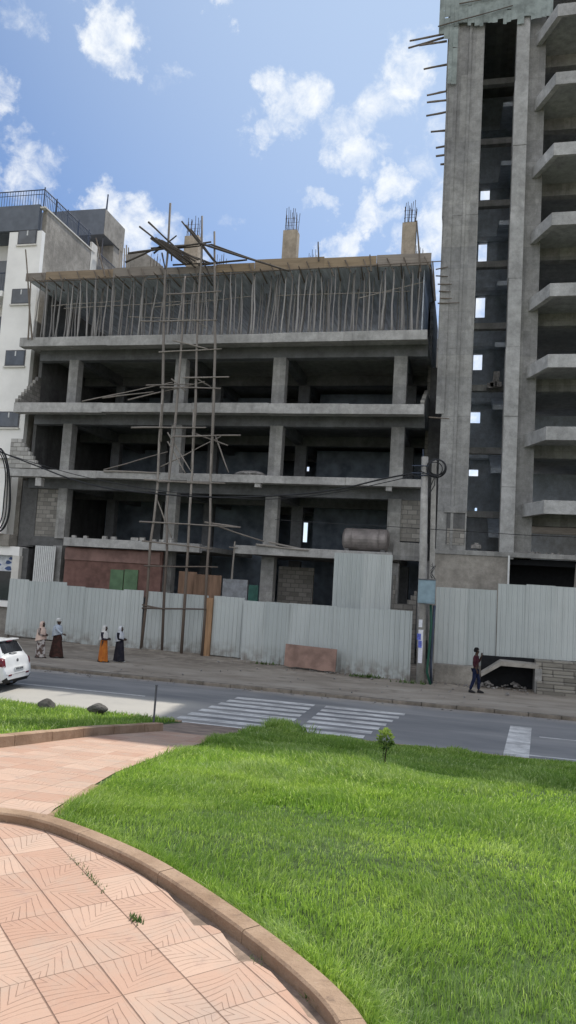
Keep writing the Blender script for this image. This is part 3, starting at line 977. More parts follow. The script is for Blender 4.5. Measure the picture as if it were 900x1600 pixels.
def scatter_lawn():
    Xs, Ys, Hs, Ws = [], [], [], []
    for y0, y1, x0, x1, den, w, hh in ((2.2, 3.6, -1.0, 2.6, 26000, .0030, .068), (3.6, 5.0, -2.9, 3.2, 17000, .0036, .072), (5.0, 6.6, -3.3, 3.6, 11000, .0048, .078), (6.6, 9, -4, 4.6, 6500, .0068, .088), (9, 12.5, -4.5, 5.5, 3200, .0105, .10), (12.5, 16.45, -4.6, 6, 1900, .0145, .11)):
        n = int((y1 - y0) * (x1 - x0) * den)
        X = rng.uniform(x0, x1, n); Y = rng.uniform(y0, y1, n)
        # clump towards random tuft centres
        nt = n // 14
        cx = rng.uniform(x0, x1, nt); cy = rng.uniform(y0, y1, nt)
        pick = rng.integers(0, nt, n); cl = rng.random(n) < .6
        X[cl] = cx[pick[cl]] + rng.normal(0, .03, cl.sum()); Y[cl] = cy[pick[cl]] + rng.normal(0, .03, cl.sum())
        k = in_poly(X, Y, LAWN)
        k &= ~((np.hypot(X + 1.0, Y - 11.25) < .22))
        X, Y = X[k], Y[k]
        big = vnoise(X, Y, .9, 3); mid = vnoise(X, Y, 2.6, 4)
        keep = rng.random(len(X)) < np.clip(.5 + .8 * mid, 0, 1) * np.where(in_poly(X, Y, LAWN_IN), 1, .35)
        X, Y, big, mid = X[keep], Y[keep], big[keep], mid[keep]
        H = hh * (.5 + .95 * big) * (.65 + .75 * mid)
        H *= np.where(Y > 15.2, np.where(X > -3.2, .75, 1.25), 1)
        edge = in_poly(X, Y, LAWN_IN); H *= np.where(edge, 1, .8)
        Xs.append(X); Ys.append(Y); Hs.append(H); Ws.append(np.full(len(X), w))
    X = np.concatenate(Xs); Y = np.concatenate(Ys); H = np.concatenate(Hs); W = np.concatenate(Ws)
    # taller tuft at the road corner of the lawn
    t = rng.normal(0, .35, (1800, 2)); X = np.r_[X, -4.0 + np.abs(t[:, 0]) * 1.0]; Y = np.r_[Y, 16.0 + t[:, 1] * .4]; H = np.r_[H, np.full(1800, .30)]; W = np.r_[W, np.full(1800, .018)]
    Z = np.array([G(y) for y in Y])
    blades('lawn_grass', X, Y, Z, H, W, 'lush uneven green lawn sloping down from the curved kerb to the road', swirl=vnoise(X, Y, .8, 31) * 9)
    print('blades', len(X))


scatter_lawn()


def scatter_left():
    n = 34000
    X = rng.uniform(-13.5, -5.55, n); Y = rng.uniform(6.5, 16.45, n)
    l = np.interp(Y, np.array(PLf)[:, 1], np.array(PLf)[:, 0]) - .18
    l = np.where(Y > 13.45, -6.05 - np.clip((Y - 13.6) / .6, 0, 1) * .2, l)
    k = X < l
    X, Y = X[k], Y[k]
    H = .13 * (.6 + .7 * vnoise(X, Y, 1.1, 8))
    Z = np.array([G(y) for y in Y])
    blades('verge_grass', X, Y, Z, H, np.full(len(X), .017), 'strip of tufty green grass behind the low kerb left of the tiled path')


scatter_left()

# ------------------------------------------------------------------ unfinished frame building (centre)
F0 = 32.0
XL, XR, YB = -22.0, -1.92, 46.0
fb = thing('unfinished_building', 'wide unfinished five storey concrete frame with open dark floors and bare columns', 'building', (-12, 39, .1))
TOPS = [14.74, 11.44, 8.15]
for i, zt in enumerate(TOPS):
    g = MB()
    th = (.45, .45, .36)[i]
    # slab edge poured in bays: tiny steps keep it from reading as one ruled line
    xs = [XL, -17.2, -12.6, -8.9, -5.2, XR]
    for a, b in zip(xs[:-1], xs[1:]):
        e = random.uniform(-.025, .025)
        g.box(a, b, F0 + e, F0 + .5, zt - th + random.uniform(-.02, .02), zt + random.uniform(-.03, .03), .012)
    obj('slab_edge', g, M['concrete_light'], fb)
    g = MB(); g.box(XL + .003, XR - .003, F0 + .5, YB, zt - .24, zt - .02)
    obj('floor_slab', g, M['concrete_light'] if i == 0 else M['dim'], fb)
    g = MB(); g.box(XL + .4, XR - .02, 33.28, 33.72, zt - .78, zt - .241)
    for cx in (-19.6, -13.8, -8.8, -3.1): g.box(cx - .2, cx + .2, 33.72, YB - .2, zt - .72, zt - .242)
    g.box(XL + .2, XR - .03, 38.3, 38.7, zt - .75, zt - .243); g.box(XL + .2, XR - .03, 43.3, 43.7, zt - .75, zt - .243)
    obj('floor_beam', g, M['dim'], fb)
COLX = [(-19.87, -19.36), (-14.08, -13.52), (-9.12, -8.5), (-3.42, -2.82)]
LEV = [(.1, 4.52), (4.88, 7.40), (8.13, 10.68), (11.42, 13.97)]
for (a, b) in COLX:
    for li, (z0, z1) in enumerate(LEV):
        if li == 0 and a < -19: z0 = .1
        g = MB(); j = random.uniform(-.03, .03)
        g.box(a + j, b + j, 33.2, 33.75, z0, z1, .02)
        obj('column', g, M['concrete_col'], fb)
for (a, b) in COLX + [(-17, -16.5)]:
    for z0, z1 in LEV:
        g = MB(); g.box(a + .1, b + .1, 38.3, 38.75, z0, z1, .02)
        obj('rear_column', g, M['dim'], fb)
# back wall with the few openings that show daylight
holes = [(-10.20, -9.72, 5.95, 7.2), (-10.18, -9.82, 10.72, 11.06), (-14.7, -14.55, 15.2, 15.6)]
for z0, z1, hs in ((.1, 4.89, []), (4.9, 7.905, [(-10.22, -9.72, 5.95, 7.2)]), (8.15, 11.195, [(-10.18, -9.84, 10.5, 10.8)]), (11.44, 14.495, [(-14.6, -14.42, 13.9, 14.2), (-14.3, -14.2, 13.86, 14.18), (-14.1, -13.9, 13.9, 14.05), (-13.8, -13.72, 13.9, 14.1)])):
    g = MB(); x = XL + .1
    for h in sorted(hs):
        g.box(x, h[0], YB, YB + .2, z0, z1); g.box(h[0], h[1], YB, YB + .2, z0, h[2]); g.box(h[0], h[1], YB, YB + .2, h[3], z1); x = h[1]
    g.box(x, XR, YB, YB + .2, z0, z1)
    obj('back_wall', g, M['interior'], fb)
# partition walls deep inside so the floors stay dark
for z0, z1 in ((.1, 4.5), (4.9, 7.78), (8.15, 10.98), (11.44, 14.28)):
    g = MB(); g.box(-21.7, -10.9, 42.0, 42.2, z0, z1 - .02 if z0 > 1 else 4.86); g.box(-8.4, -2.1, 41.2, 41.4, z0, z1 - .02 if z0 > 1 else 4.86)
    obj('inner_wall', g, M['interior'], fb)
g = MB(); g.box(XL - .02, XL + .16, 33.9, YB + .2, .1, 17.735); obj('party_wall', g, M['concrete_dark'], fb)
g = MB(); g.box(XR - .16, XR, 36.5, YB, .1, 17.735); obj('party_wall', g, M['block_y'], fb)
g = MB(); g.box(XR + .002, -.99, 44, 44.2, .1, 17.2); g.box(XR + .002, -.99, 36.2, 36.4, .1, 14.3); obj('gap_wall', g, M['concrete_dark'], fb)
# raking block wall on the left edge of the third floor, and on the right edge
g = MB()
for k in range(8):
    g.box(XL + .02, XL + .2, 32.05 + k * .22, 33.9, 11.45 + k * .22, 11.45 + (k + 1) * .22 - .004, .008)
obj('stepped_block_wall', g, M['block_y'], fb)
g = MB()
for k in range(6):
    g.box(XR - .18, XR - .01, 32.25 + k * .5, 36.5, 11.45 + k * .22, 11.45 + (k + 1) * .22 - .004, .008)
obj('stepped_block_wall', g, M['block_y'], fb)
# pale raking block wall facing the street at the left end of the second floor
g = MB()
for k in range(7):
    xe = at(60 - k * 5.2, 730, F0).x
    g.box(XL + .005, xe, F0 + .05, F0 + .24, 8.18 + k * .21, 8.18 + (k + 1) * .21 - .004, .008)
obj('stepped_block_wall', g, M['block_light'], fb)
# lowest storey: first floor edge pieces, infill walls
g = MB(); g.box(-18.62, -11.75, F0, F0 + .4, 4.5, 4.9, .015); g.box(-18.6, -11.8, F0 + .4, 41, 4.62, 4.86)
obj('floor_slab', g, M['concrete_light'], fb)
g = MB(); g.box(-10.1, -3.02, F0, F0 + .4, 4.55, 4.93, .015); g.box(-10.05, -3.03, F0 + .4, 41, 4.62, 4.88)
obj('floor_slab', g, M['concrete_light'], fb)
g = MB()
for k in range(11):
    x = -18.2 + k * .5 + random.uniform(-.15, .15)
    if random.random() < .75: g.box(x, x + random.uniform(.15, .38), F0 + .05, F0 + .22, 4.905, 4.905 + random.uniform(.1, .24), .01)
obj('loose_blocks', g, M['block_light'], fb)
g = MB(); boxpx(g, 33.3, .2, 622, 768, 661, 846); obj('block_infill', g, M['block'], fb)
g = MB(); boxpx(g, 33.0, .4, 614, 848, 668, 876, .01); obj('floor_beam', g, M['concrete'], fb)
g = MB(); boxpx(g, 33.05, .3, 652, 876, 672, 1000); obj('concrete_wall', g, M['concrete'], fb)
g = MB(); g.box(-3.0, -2.9, 33.1, 33.3, .1, 4.0); g.box(-2.9, -1.95, 33.1, 33.3, .1, 2.75)
for k in range(3): g.box(-2.35 + k * .14, -1.95, 33.1, 33.3, 2.754 + k * .2, 2.75 + (k + 1) * .2)
obj('block_infill', g, M['block'], fb)
g = MB(); boxpx(g, 33.5, .2, 49, 762, 91, 838); obj('block_infill', g, M['block'], fb)
g = MB(); boxpx(g, 33.35, .5, 44, 838, 99, 853); g.box(-21.8, -21.2, 33.2, 33.9, .1, 4.3)
obj('floor_beam', g, M['concrete_dark'], fb)
g = MB(); g.box(-22.02, -21.15, 33.45, 33.9, 4.4, 7.75); obj('concrete_wall', g, M['concrete_dark'], fb)
for px, py in ((59, 750), (402, 752), (607, 758)):
    g = MB(); boxpx(g, F0 + .06, .3, px - 4, py - 4, px + 5, py + 9); obj('beam_stub', g, M['concrete_light'], fb)
# brown plastered shop front with a green double door
g = MB(); boxpx(g, 32.5, .2, 100, 858, 252, 930); obj('shop_wall', g, M['brown_wall'], fb)
g = MB(); boxpx(g, 32.44, .06, 101, 860, 250, 878); obj('shop_lintel', g, M['brown_light'], fb)
d = MB(); boxpx(d, 32.42, .08, 171, 890, 191.5, 935, .01); d1 = obj('shop_door', d, M['green_door'], fb)
d = MB(); boxpx(d, 32.42, .08, 193, 890, 214, 935, .01); d1 = obj('shop_door', d, M['green_door'], fb)
# white corrugated shutter left of it
g = MB()
x0, x1 = at(53, 880, 33.0).x, at(83, 880, 33.0).x; z0, z1 = 1.0, at(70, 853, 33.0).z
k = 0; x = x0
while x < x1:
    g.box(x, x + .075, 33.0, 33.04, z0, z1, .012); x += .105
g.box(x0, x1, 33.05, 33.08, z0, z1)
obj('barred_shutter', g, M['white_paint'], fb)
# pile of sand on the second floor slab
g = MB(); g.rock((-9.75, 32.8, 8.17), .9, 4, .3, 3); obj('sand_heap', g, M['rubble'], fb)
# inner things on the ground floor
g = MB(); boxpx(g, 35.5, .2, 432, 886, 487, 1010); obj('block_infill', g, M['block'], fb)
g = MB(); boxpx(g, 35.6, .2, 345, 905, 384, 1010); obj('inner_partition', g, M['sign_white'], fb)
# column stubs on the roof with starter bars
for (px0, px1, ptop, pbot, pbar) in ((287, 309, 368, 410, 335), (441, 463, 359, 408, 323), (627.5, 649, 347, 406, 311)):
    g = MB(); X0, X1, Z0, Z1 = boxpx(g, 33.25, .55, px0, ptop, px1, pbot, .015)
    st = obj('column_stub', g, M['concrete_top'], fb)
    zt = at(px0, pbar, 33.3).z
    g = MB()
    for k in range(4):
        for yy in (33.32, 33.5, 33.72):
            x = X0 + .08 + (X1 - X0 - .16) * k / 3
            h = zt - random.uniform(0, .35)
            g.stick((x, yy, Z1 - .1), (x + random.uniform(-.07, .07), yy + random.uniform(-.05, .05), h), .014, .004, n=5, seg=4, taper=1)
    for zz in (.25, .6):
        g.tube([(X0 + .07, 33.31, Z1 + zz), (X1 - .07, 33.31, Z1 + zz), (X1 - .07, 33.73, Z1 + zz), (X0 + .07, 33.73, Z1 + zz), (X0 + .07, 33.31, Z1 + zz)], .008, 4)
    obj('rebar', g, M['rebar'], st)
for px, py in ((345, 398), (488, 392), (655, 385), (240, 398)):
    g = MB(); p = at(px, py + 16, 36)
    for k in range(6):
        g.stick((p.x + (k % 3 - 1) * .18, 36 + (k // 3) * .3, 18.1), (p.x + (k % 3 - 1) * .18 + random.uniform(-.05, .05), 36 + (k // 3) * .3, p.z + .55 + random.uniform(-.15, .1)), .014, .004, n=5, seg=4, taper=1)
    obj('starter_bars', g, M['rebar'], fb)

# roof formwork carried by the props
rf = thing('roof_formwork', 'long timber roof formwork with tan edge boards on top of the unfinished building', 'formwork', (-12, 33, 17.7))
g = MB(); g.box(XL + .1, XR - .05, F0 + .06, 44, 17.74, 17.80); obj('deck', g, M['deck_under'], rf)
xs = [-22.0, -20.9, -17.2, -14.6, -11.9, -10.0, -6.7, -4.3, -1.88]
for k, (a, b) in enumerate(zip(xs[:-1], xs[1:])):
    g = MB(); up = .04 * (k % 3) + (.12 if k >= 5 else 0)
    g.box(a, b - .01, F0 + (k % 2) * .03, F0 + .05 + (k % 2) * .03, 17.72 + random.uniform(-.04, .04), 18.1 + up, .006)
    obj('edge_board', g, M['board_old'] if k in (0, 2, 7, 3) else M['board'], rf)
g = MB(); g.box(XL + .1, XR - .05, F0 + .5, 44, 18.0, 18.08); obj('slab_pour', g, M['concrete'], rf)
g = MB(); g.box(XR - .07, XR, F0 + .06, 42, 17.72, 18.2, .006); obj('edge_board', g, M['board_old'], rf)
for k in range(22):
    x = -21.3 + k * .9 + random.uniform(-.12, .12)
    g = MB(); g.stick((x - .05, F0 + 1.2, 17.62), (x + random.uniform(.02, .14), F0 - .55, 17.55 + random.uniform(-.06, .1)), .04, .01, seed=k)
    obj('joist', g, M['pole_dark'], rf)
for k in range(22):
    x = -21.0 + k * .9 + random.uniform(-.1, .1)
    g = MB(); g.stick((x, F0 - .06, 18.05), (x + .32, F0 - .1, 17.35 + random.uniform(-.1, .1)), .03, .01, seed=k + 50)
    obj('edge_stay', g, M['pole_dark'], rf)
for a, b in (((62, 440), (230, 432)), ((230, 436), (420, 424)), ((400, 424), (560, 416)), ((540, 418), (690, 408))):
    g = MB(); g.stick(at(*a, F0 - .15), at(*b, F0 - .15), .032, .01, seg=8); obj('runner', g, M['pole_dark'], rf)

# props: crooked poles between the top floor and the formwork
variants = []
for k in range(7):
    g = MB(); g.stick((0, 0, 0), (0, 0, 2.98), random.uniform(.034, .05), .035, seed=900 + k, seg=9, taper=.65)
    me = obj('variant', g, M['prop'], org=(0, 0, 0), smooth=True)
    variants.append(me.data); bpy.data.objects.remove(me)
first = None
for row, (y, n, x0, x1) in enumerate(((32.32, 62, -21.6, -2.15), (33.3, 52, -21.3, -2.2), (34.6, 44, -21.2, -2.3))):
    for k in range(n):
        x = x0 + (x1 - x0) * (k + random.uniform(.05, .95)) / n
        o = bpy.data.objects.new('timber_prop', random.choice(variants)); COL.objects.link(o)
        o.location = (x, y + random.uniform(-.18, .3), 14.745 if row == 0 else 14.725)
        o.rotation_euler = (random.uniform(-.035, .035), random.uniform(-.07, .07), random.uniform(0, 6.3))
        o.scale = (random.uniform(.8, 1.15),) * 2 + (1.0,)
        tag(o, 'thin crooked eucalyptus prop standing in the crowded top floor under the roof formwork', 'timber prop', 'timber props under the roof formwork')
for a, b in (((80, 478), (190, 470)), ((100, 482), (330, 468)), ((430, 462), (640, 455)), ((240, 480), (400, 462)), ((200, 495), (330, 500)), ((560, 466), (665, 440))):
    g = MB(); g.stick(at(*a, 32.6), at(*b, 32.6), .028, .01, seg=8); obj('bracing', g, M['pole'], rf)
# dark cloth hanging behind the props on the right end
g = MB(); g.box(XR - .3, XR - .26, 32.5, 40, 14.8, 17.7); obj('side_sheet', g, M['deck_under'], rf)

# ------------------------------------------------------------------ wooden scaffold
sc = thing('wooden_scaffold', 'tall lashed pole scaffold standing before the left half of the unfinished building', 'scaffold', (-11.5, 29.6, .1))


def scy(z, base): return base + (31.55 - 29.6) * max(0, min(1, (z - 3) / 15))


def solve(px, py, base):
    Y = base
    for _ in range(6):
        p = at(px, py, Y); Y = scy(p.z, base)
    return at(px, py, Y)


verts = [([(267, 318), (263, 400), (258, 435), (257, 520), (255, 600), (250, 690), (247, 760), (241, 810), (236, 850), (229, 930), (222, 1012)], 29.62, .07),
         ([(288, 432), (285, 520), (281, 590), (274, 660), (266, 740), (262, 800), (260, 860), (258, 930), (254, 1016)], 29.66, .065),
         ([(317, 338), (314, 400), (310, 470), (307, 560), (304, 640), (301, 730), (298, 800), (294, 860), (290, 930), (284, 1022)], 29.62, .068),
         ([(334, 362), (336, 440), (335, 540), (333, 640), (331, 740), (327, 820), (323, 890), (320, 960), (317, 1026)], 29.6, .07)]
for pts, base, r in verts:
    P = [solve(px, py, base) for px, py in pts]
    # two lengths of timber lashed with an overlap
    m_ = len(P) // 2
    for seg in (P[m_ - 1:], P[:m_ + 1]):
        g = MB(); seg = [p.copy() for p in seg[::-1]]
        g.tube([p + Vector((random.uniform(-.05, .05), random.uniform(-.03, .03), 0)) for p in seg], [r * random.uniform(.85, 1.05) * (1 - .3 * i / len(seg)) for i in range(len(seg))], 7)
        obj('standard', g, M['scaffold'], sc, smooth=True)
led = [((222, 845), (332, 858)), ((218, 815), (375, 824)), ((247, 752), (352, 755)), ((225, 749), (330, 756)), ((205, 668), (322, 668)), ((270, 682), (376, 680)),
       ((250, 605), (345, 607)), ((248, 550), (346, 545)), ((250, 502), (340, 500)), ((260, 460), (346, 455)), ((222, 950), (322, 952)), ((225, 884), (340, 886)),
       ((222, 945), (258, 952)), ((286, 590), (358, 589)), ((228, 602), (300, 600)), ((270, 532), (324, 545))]
for i, (a, b) in enumerate(led):
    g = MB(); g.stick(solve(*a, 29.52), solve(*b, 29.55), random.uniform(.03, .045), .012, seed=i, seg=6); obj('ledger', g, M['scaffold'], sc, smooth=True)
dia = [((128, 627), (270, 597)), ((160, 622), (240, 612)), ((200, 625), (320, 596)), ((162, 734), (262, 706)), ((250, 730), (345, 682)), ((336, 680), (357, 738)), ((300, 676), (356, 696)), ((262, 676), (302, 742)),
       ((245, 780), (268, 840)), ((322, 816), (412, 846)), ((320, 816), (376, 824)), ((220, 502), (252, 502)), ((300, 498), (324, 512)), ((268, 592), (290, 612)), ((305, 590), (330, 605)), ((262, 690), (290, 740))]
for i, (a, b) in enumerate(dia):
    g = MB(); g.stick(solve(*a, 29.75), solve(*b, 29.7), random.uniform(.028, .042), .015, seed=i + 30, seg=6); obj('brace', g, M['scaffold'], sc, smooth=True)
# tangle of poles above the roof edge
top = [((218, 354), (290, 412)), ((232, 347), (300, 410)), ((243, 372), (306, 418)), ((245, 378), (300, 412)), ((284, 346), (334, 408)), ((290, 352), (338, 410)), ((298, 358), (330, 400)),
       ((200, 396), (330, 378)), ((236, 388), (322, 380)), ((240, 396), (276, 368)), ((312, 380), (440, 420)), ((330, 382), (452, 424)), ((196, 410), (250, 385)), ((310, 414), (386, 406)), ((330, 412), (300, 400)),
       ((253, 395), (258, 420)), ((268, 380), (268, 408)), ((316, 405), (332, 440)), ((262, 390), (330, 382)), ((270, 414), (340, 410))]
for i, (a, b) in enumerate(top):
    g = MB(); Yq = 31.3 + .12 * (i % 5); g.stick(at(*a, Yq), at(*b, Yq + .1), random.uniform(.038, .06), .012, seed=i + 70, seg=6); obj('brace', g, M['pole_backlit'], sc, smooth=True)
g = MB()
for k in range(5):
    g.stick(at(236 + k * 4, 372 + k * 1, 31.4), at(290 + k * 5, 414 - k * 2, 31.5), .06, .01, seed=300 + k)
obj('plank', g, M['pole_backlit'], sc)

# pole stack leaning at the left rear of the roof, and stray uprights: each can be lifted away
for i, (a, b, lab) in enumerate((((40, 390), (50, 530), 'single dark pole standing at the far left corner of the frame building'),
                                 ((48, 440), (44, 530), 'short dark pole beside the far left corner pole of the frame building'),
                                 ((150, 372), (164, 432), 'dark pole leaning on the roof edge before the balcony of the white house'),
                                 ((497, 378), (498, 408), 'short upright pole on the roof edge right of the middle column stub'),
                                 ((578, 398), (580, 424), 'stubby pole poking above the roof edge left of the right column stub'),
                                 ((651, 345), (657, 425), 'slanting pole leaning beside the right column stub on the roof'),
                                 ((676, 408), (680, 470), 'pole end standing at the right roof corner beside the tower'))):
    g = MB(); g.stick(at(*b, 31.85), at(*a, 31.85), .045, .012, seed=i + 120); tag(obj('loose_pole', g, M['pole_dark']), lab, 'pole')
for i in range(5):
    g = MB(); p = at(186 + i * 4.5, 425, 34.2); q = at(188 + i * 3.2, 380 + i * 4 % 9, 34.2)
    g.stick((p.x, p.y, 18.1), q, .05, .01, seed=i + 140)
    tag(obj('leaning_pole', g, M['pole']), 'pale pole in the small bundle standing at the left rear of the roof', 'pole', 'bundle of pale poles at the left of the roof')
# planks lying on the slabs
for i, (a, b, Y, lab) in enumerate((((400, 851), (482, 860), 31.95, 'long bent plank lying on the first floor slab right of the scaffold'),
                                    ((420, 847), (470, 858), 32.05, 'thin plank lying behind a longer one on the first floor slab'),
                                    ((162, 736), (250, 739), 31.95, 'flat plank lying on the second floor slab left of the scaffold'))):
    g = MB(); p, q = at(*a, Y), at(*b, Y); g.stick(p, q, .05, .015, seed=i + 160); tag(obj('plank', g, M['pole']), lab, 'plank')
# thin post with crossbar rising in the gap between the two floor pieces
g = MB(); g.stick(at(362, 905, 32.0), at(367, 846, 32.0), .05, .01); g.stick(at(358, 855, 31.95), at(372, 856, 31.95), .03, .005)
tag(obj('propping_post', g, M['pole']), 'pale thin post with a crosspiece in the gap of the first floor', 'post')
# water tank on the first floor
tk = thing('water_tank', 'rusty grey horizontal steel tank lying on the first floor slab beside the right column', 'tank', (-4.5, 32.75, 4.93))
c = at(576, 846, 32.9)
g = MB(); vs = []; n = 24
prof = [(-1.42, .05), (-1.40, .3), (-1.32, .44), (-1.22, .5), (1.22, .5), (1.32, .44), (1.4, .3), (1.42, .05)]
xc = (at(537, 848, 32.9).x + at(606, 848, 32.9).x) / 2; hw = (at(610, 848, 32.9).x - at(537, 848, 32.9).x) / 2 / 1.42
for x, r in prof:
    for k in range(n):
        w = 2 * math.pi * k / n; vs.append((xc + x * hw, 32.95 + r * math.cos(w), 5.48 + r * math.sin(w)))
g.add(vs, [(i * n + k, i * n + (k + 1) % n, (i + 1) * n + (k + 1) % n, (i + 1) * n + k) for i in range(len(prof) - 1) for k in range(n)] + [tuple(range(n)), tuple(7 * n + k for k in range(n))])
obj('tank_shell', g, M['tank'], tk, smooth=False)
g = MB(); g.tube([(xc - .6, 32.95 + .51 * math.cos(t), 5.48 + .51 * math.sin(t)) for t in np.linspace(0, 6.28, 25)], .02, 5, False)
g.tube([(xc + .6, 32.95 + .51 * math.cos(t), 5.48 + .51 * math.sin(t)) for t in np.linspace(0, 6.28, 25)], .02, 5, False); obj('tank_seam', g, M['tank'], tk)
for x in (-.8, .8):
    g = MB(); g.box(xc + x - .1, xc + x + .1, 32.6, 33.3, 4.93, 5.06, .01); obj('cradle', g, M['concrete_dark'], tk)

# ------------------------------------------------------------------ unfinished tower (right)
tw = thing('tower_building', 'tall unfinished grey concrete tower with balcony slabs at the right edge', 'building', (4, 36, .1))
HT = 30.9
g = MB()
TLX = -1.42
# main pier in lifts, each a few centimetres different, with formwork ribs
z = 4.9
while z < HT - .3:
    z1 = min(z + 3.0, HT)
    lft = TLX + (.25 if z < 11 else 0) - max(0, (z - 11) / 20) * .18
    g.box(lft + random.uniform(-.02, .02), .05 + random.uniform(-.015, .015), 32 + random.uniform(-.02, .02), 33.0, z, z1 - .001, .008)
    z = z1
obj('pier', g, M['tower'], tw)
g = MB(); g.box(TLX + .0, TLX + .36, 31.955, 32.0, 11, HT - .5, .01); g.box(-.62, -.5, 31.965, 32.0, 5.2, HT - 1, .006); obj('pier_rib', g, M['tower'], tw)
g = MB(); boxpx(g, 31.985, .01, 697, 800, 726, 851); obj('niche_shade', g, M['concrete_dark'], tw)  # flat dark sheet paints the shade of a recessed niche on the pier
g = MB(); boxpx(g, 31.97, .01, 698, 826, 725, 851); obj('block_infill', g, M['block'], tw)
g = MB(); boxpx(g, 31.93, .08, 694, 791, 728, 801, .01); obj('pier_lintel', g, M['tower'], tw)
g = MB(); z = 4.9
while z < HT - 2:
    z1 = min(z + 3.0, HT - 1.5); g.box(1.42 + random.uniform(-.015, .015), 1.98, 31.9 + random.uniform(-.02, .02), 33.0, z, z1 - .006, .015); z = z1
obj('fin_column', g, M['tower_slab'], tw)
g = MB(); g.box(1.98, 2.70, 32.3, 33.2, 4.9, HT - .5, .01); obj('wall_column', g, M['tower'], tw)
FL = [7.2, 10.15, 13.1, 16.05, 19.05, 22.05, 25.15, 28.2]
for z in FL:
    g = MB()
    P = [(2.42, 32.29), (3.10, 30.68), (14, 30.70), (14, 44.8), (2.66, 44.8), (2.66, 33.22), (2.42, 33.22)]
    g.prism([(x, y, z - .20) for x, y in P], (0, 0, .2))
    # downstand upstand edge of the chamfered balcony
    g.prism([(2.28, 32.28, z - .5), (2.98, 30.6, z - .5), (3.18, 30.72, z - .5), (2.5, 32.28, z - .5)], (0, 0, .515 + .02))
    g.prism([(2.984, 30.6, z - .5), (14, 30.6, z - .5), (14, 30.8, z - .5), (3.184, 30.72, z - .5)], (0, 0, .515 + .024))
    obj('floor_slab', g, M['tower_slab'], tw)
    g = MB(); g.box(-.74, 2.44, 34.8, 35.1, z - .34, z - .05); g.box(2.7, 14, 33.4, 33.8, z - .75, z - .203); obj('floor_beam', g, M['concrete'], tw)
    g = MB(); g.box(2.72, 14, 38.5, 38.7, z + .01, z + 2.3); obj('inner_wall', g, M['tower_hazed'], tw)
for x in (7.4, 12.2):
    g = MB(); g.box(x, x + .6, 33.3, 33.9, 4.9, HT); obj('column', g, M['tower'], tw)
# dark stair shaft: back wall with one window opening per landing
g = MB(); zc = 4.95
W = [(.46, .57, 7.54, 7.87), (.09, .56, 9.54, 9.9), (.05, .56, 12.39, 13.01), (.10, .56, 15.28, 16.16), (.12, .60, 18.17, 19.33), (.15, .60, 21.18, 22.35), (.15, .64, 24.8, 25.42)]
for a, b, z0, z1 in W:
    g.box(-.9, a, 40, 40.2, zc, z1); g.box(b, 2.7, 40, 40.2, zc, z1); g.box(a, b, 40, 40.2, zc, z0); zc = z1
k = 0
for (a, b) in ((.25, .33), (.36, .40), (.52, .60), (.64, .68)):
    g.box(a, a + .02, 40, 40.2, 28, 28.02)
g.box(-.9, 2.7, 40, 40.2, zc, HT)
obj('shaft_wall', g, M['tower_hazed'], tw)
g = MB(); g.box(-.95, -.75, 33, 45, 4.95, HT); g.box(2.45, 2.65, 33.6, 40, 4.95, HT); obj('shaft_wall', g, M['tower_hazed'], tw)
g = MB(); g.box(2.7, 14, 44.9, 45.1, 4.9, HT); g.box(13.9, 14.1, 31, 45, 4.9, HT); obj('back_wall', g, M['tower_hazed'], tw)
g = MB(); g.box(-1.3, 14, 32.1, 45, HT - .2, HT); obj('roof_slab', g, M['concrete'], tw)
for k in range(8):
    z = FL[0] + k * 3.0 - 1.2
    g = MB(); g.prism([(1.05, 35.3, z), (1.05, 35.3, z + .22), (1.05, 39.3, z + 1.6), (1.05, 39.3, z + 1.38)], (1.25, 0, 0)); obj('stair_flight', g, M['tower_hazed'], tw)
    g = MB(); g.box(-.7, 2.4, 39.3, 39.98, z + 1.38, z + 1.56); obj('stair_landing', g, M['tower_hazed'], tw)
# heaps of blocks on two landings
g = MB()
for px, py in ((775, 592), (771, 600), (779, 600), (776, 584), (766, 602)): boxpx(g, 34.3, .3, px - 5, py - 4, px + 5, py + 4)
obj('loose_blocks', g, M['rubble'], tw)
g = MB(); boxpx(g, 32.1, .3, 736, 851, 752, 857, .02); boxpx(g, 32.15, .25, 741, 848, 748, 851.2, .01); obj('loose_blocks', g, M['rubble'], tw)
# shutter boards and netting round the topmost storeys
g = MB(); rd = random.Random(5)
x = -1.98
while x < 2.9:
    w = rd.uniform(.14, .3); x1 = min(x + w, 2.9); z = 30.85
    zl = 25.2 + abs(x + 1.42) * 9 if -1.75 < x < -1.2 else 28.65 + rd.uniform(-.16, .2)
    if x < -1.75: zl = 28.3 + rd.uniform(-.2, .2)
    zl = min(zl, 28.9)
    while z > zl + .05:
        h = rd.uniform(.5, 1.4); z0 = max(zl, z - h)
        tear = rd.random() < .16
        g.add([(x, 31.80 + rd.uniform(-.03, .03), z0 + (.05 if tear else 0)), (x1 + .004, 31.80 + rd.uniform(-.03, .03), z0 + (.05 if tear else 0)), (x1 + .004, 31.79, z), (x, 31.79, z)], [(0, 1, 2, 3)])
        z = z0
    x = x1
obj('netting', g, M['net'], tw)
for k in range(3):
    g = MB(); z = 29.0 + k * .7; g.stick((-2.02 + k * .9, 31.7, z + rd.uniform(-.4, .1)), (1.2 + k * .8, 31.7, z + rd.uniform(-.1, .4)), .03, .008, seed=k + 400); obj('net_pole', g, M['pole_dark'], tw)
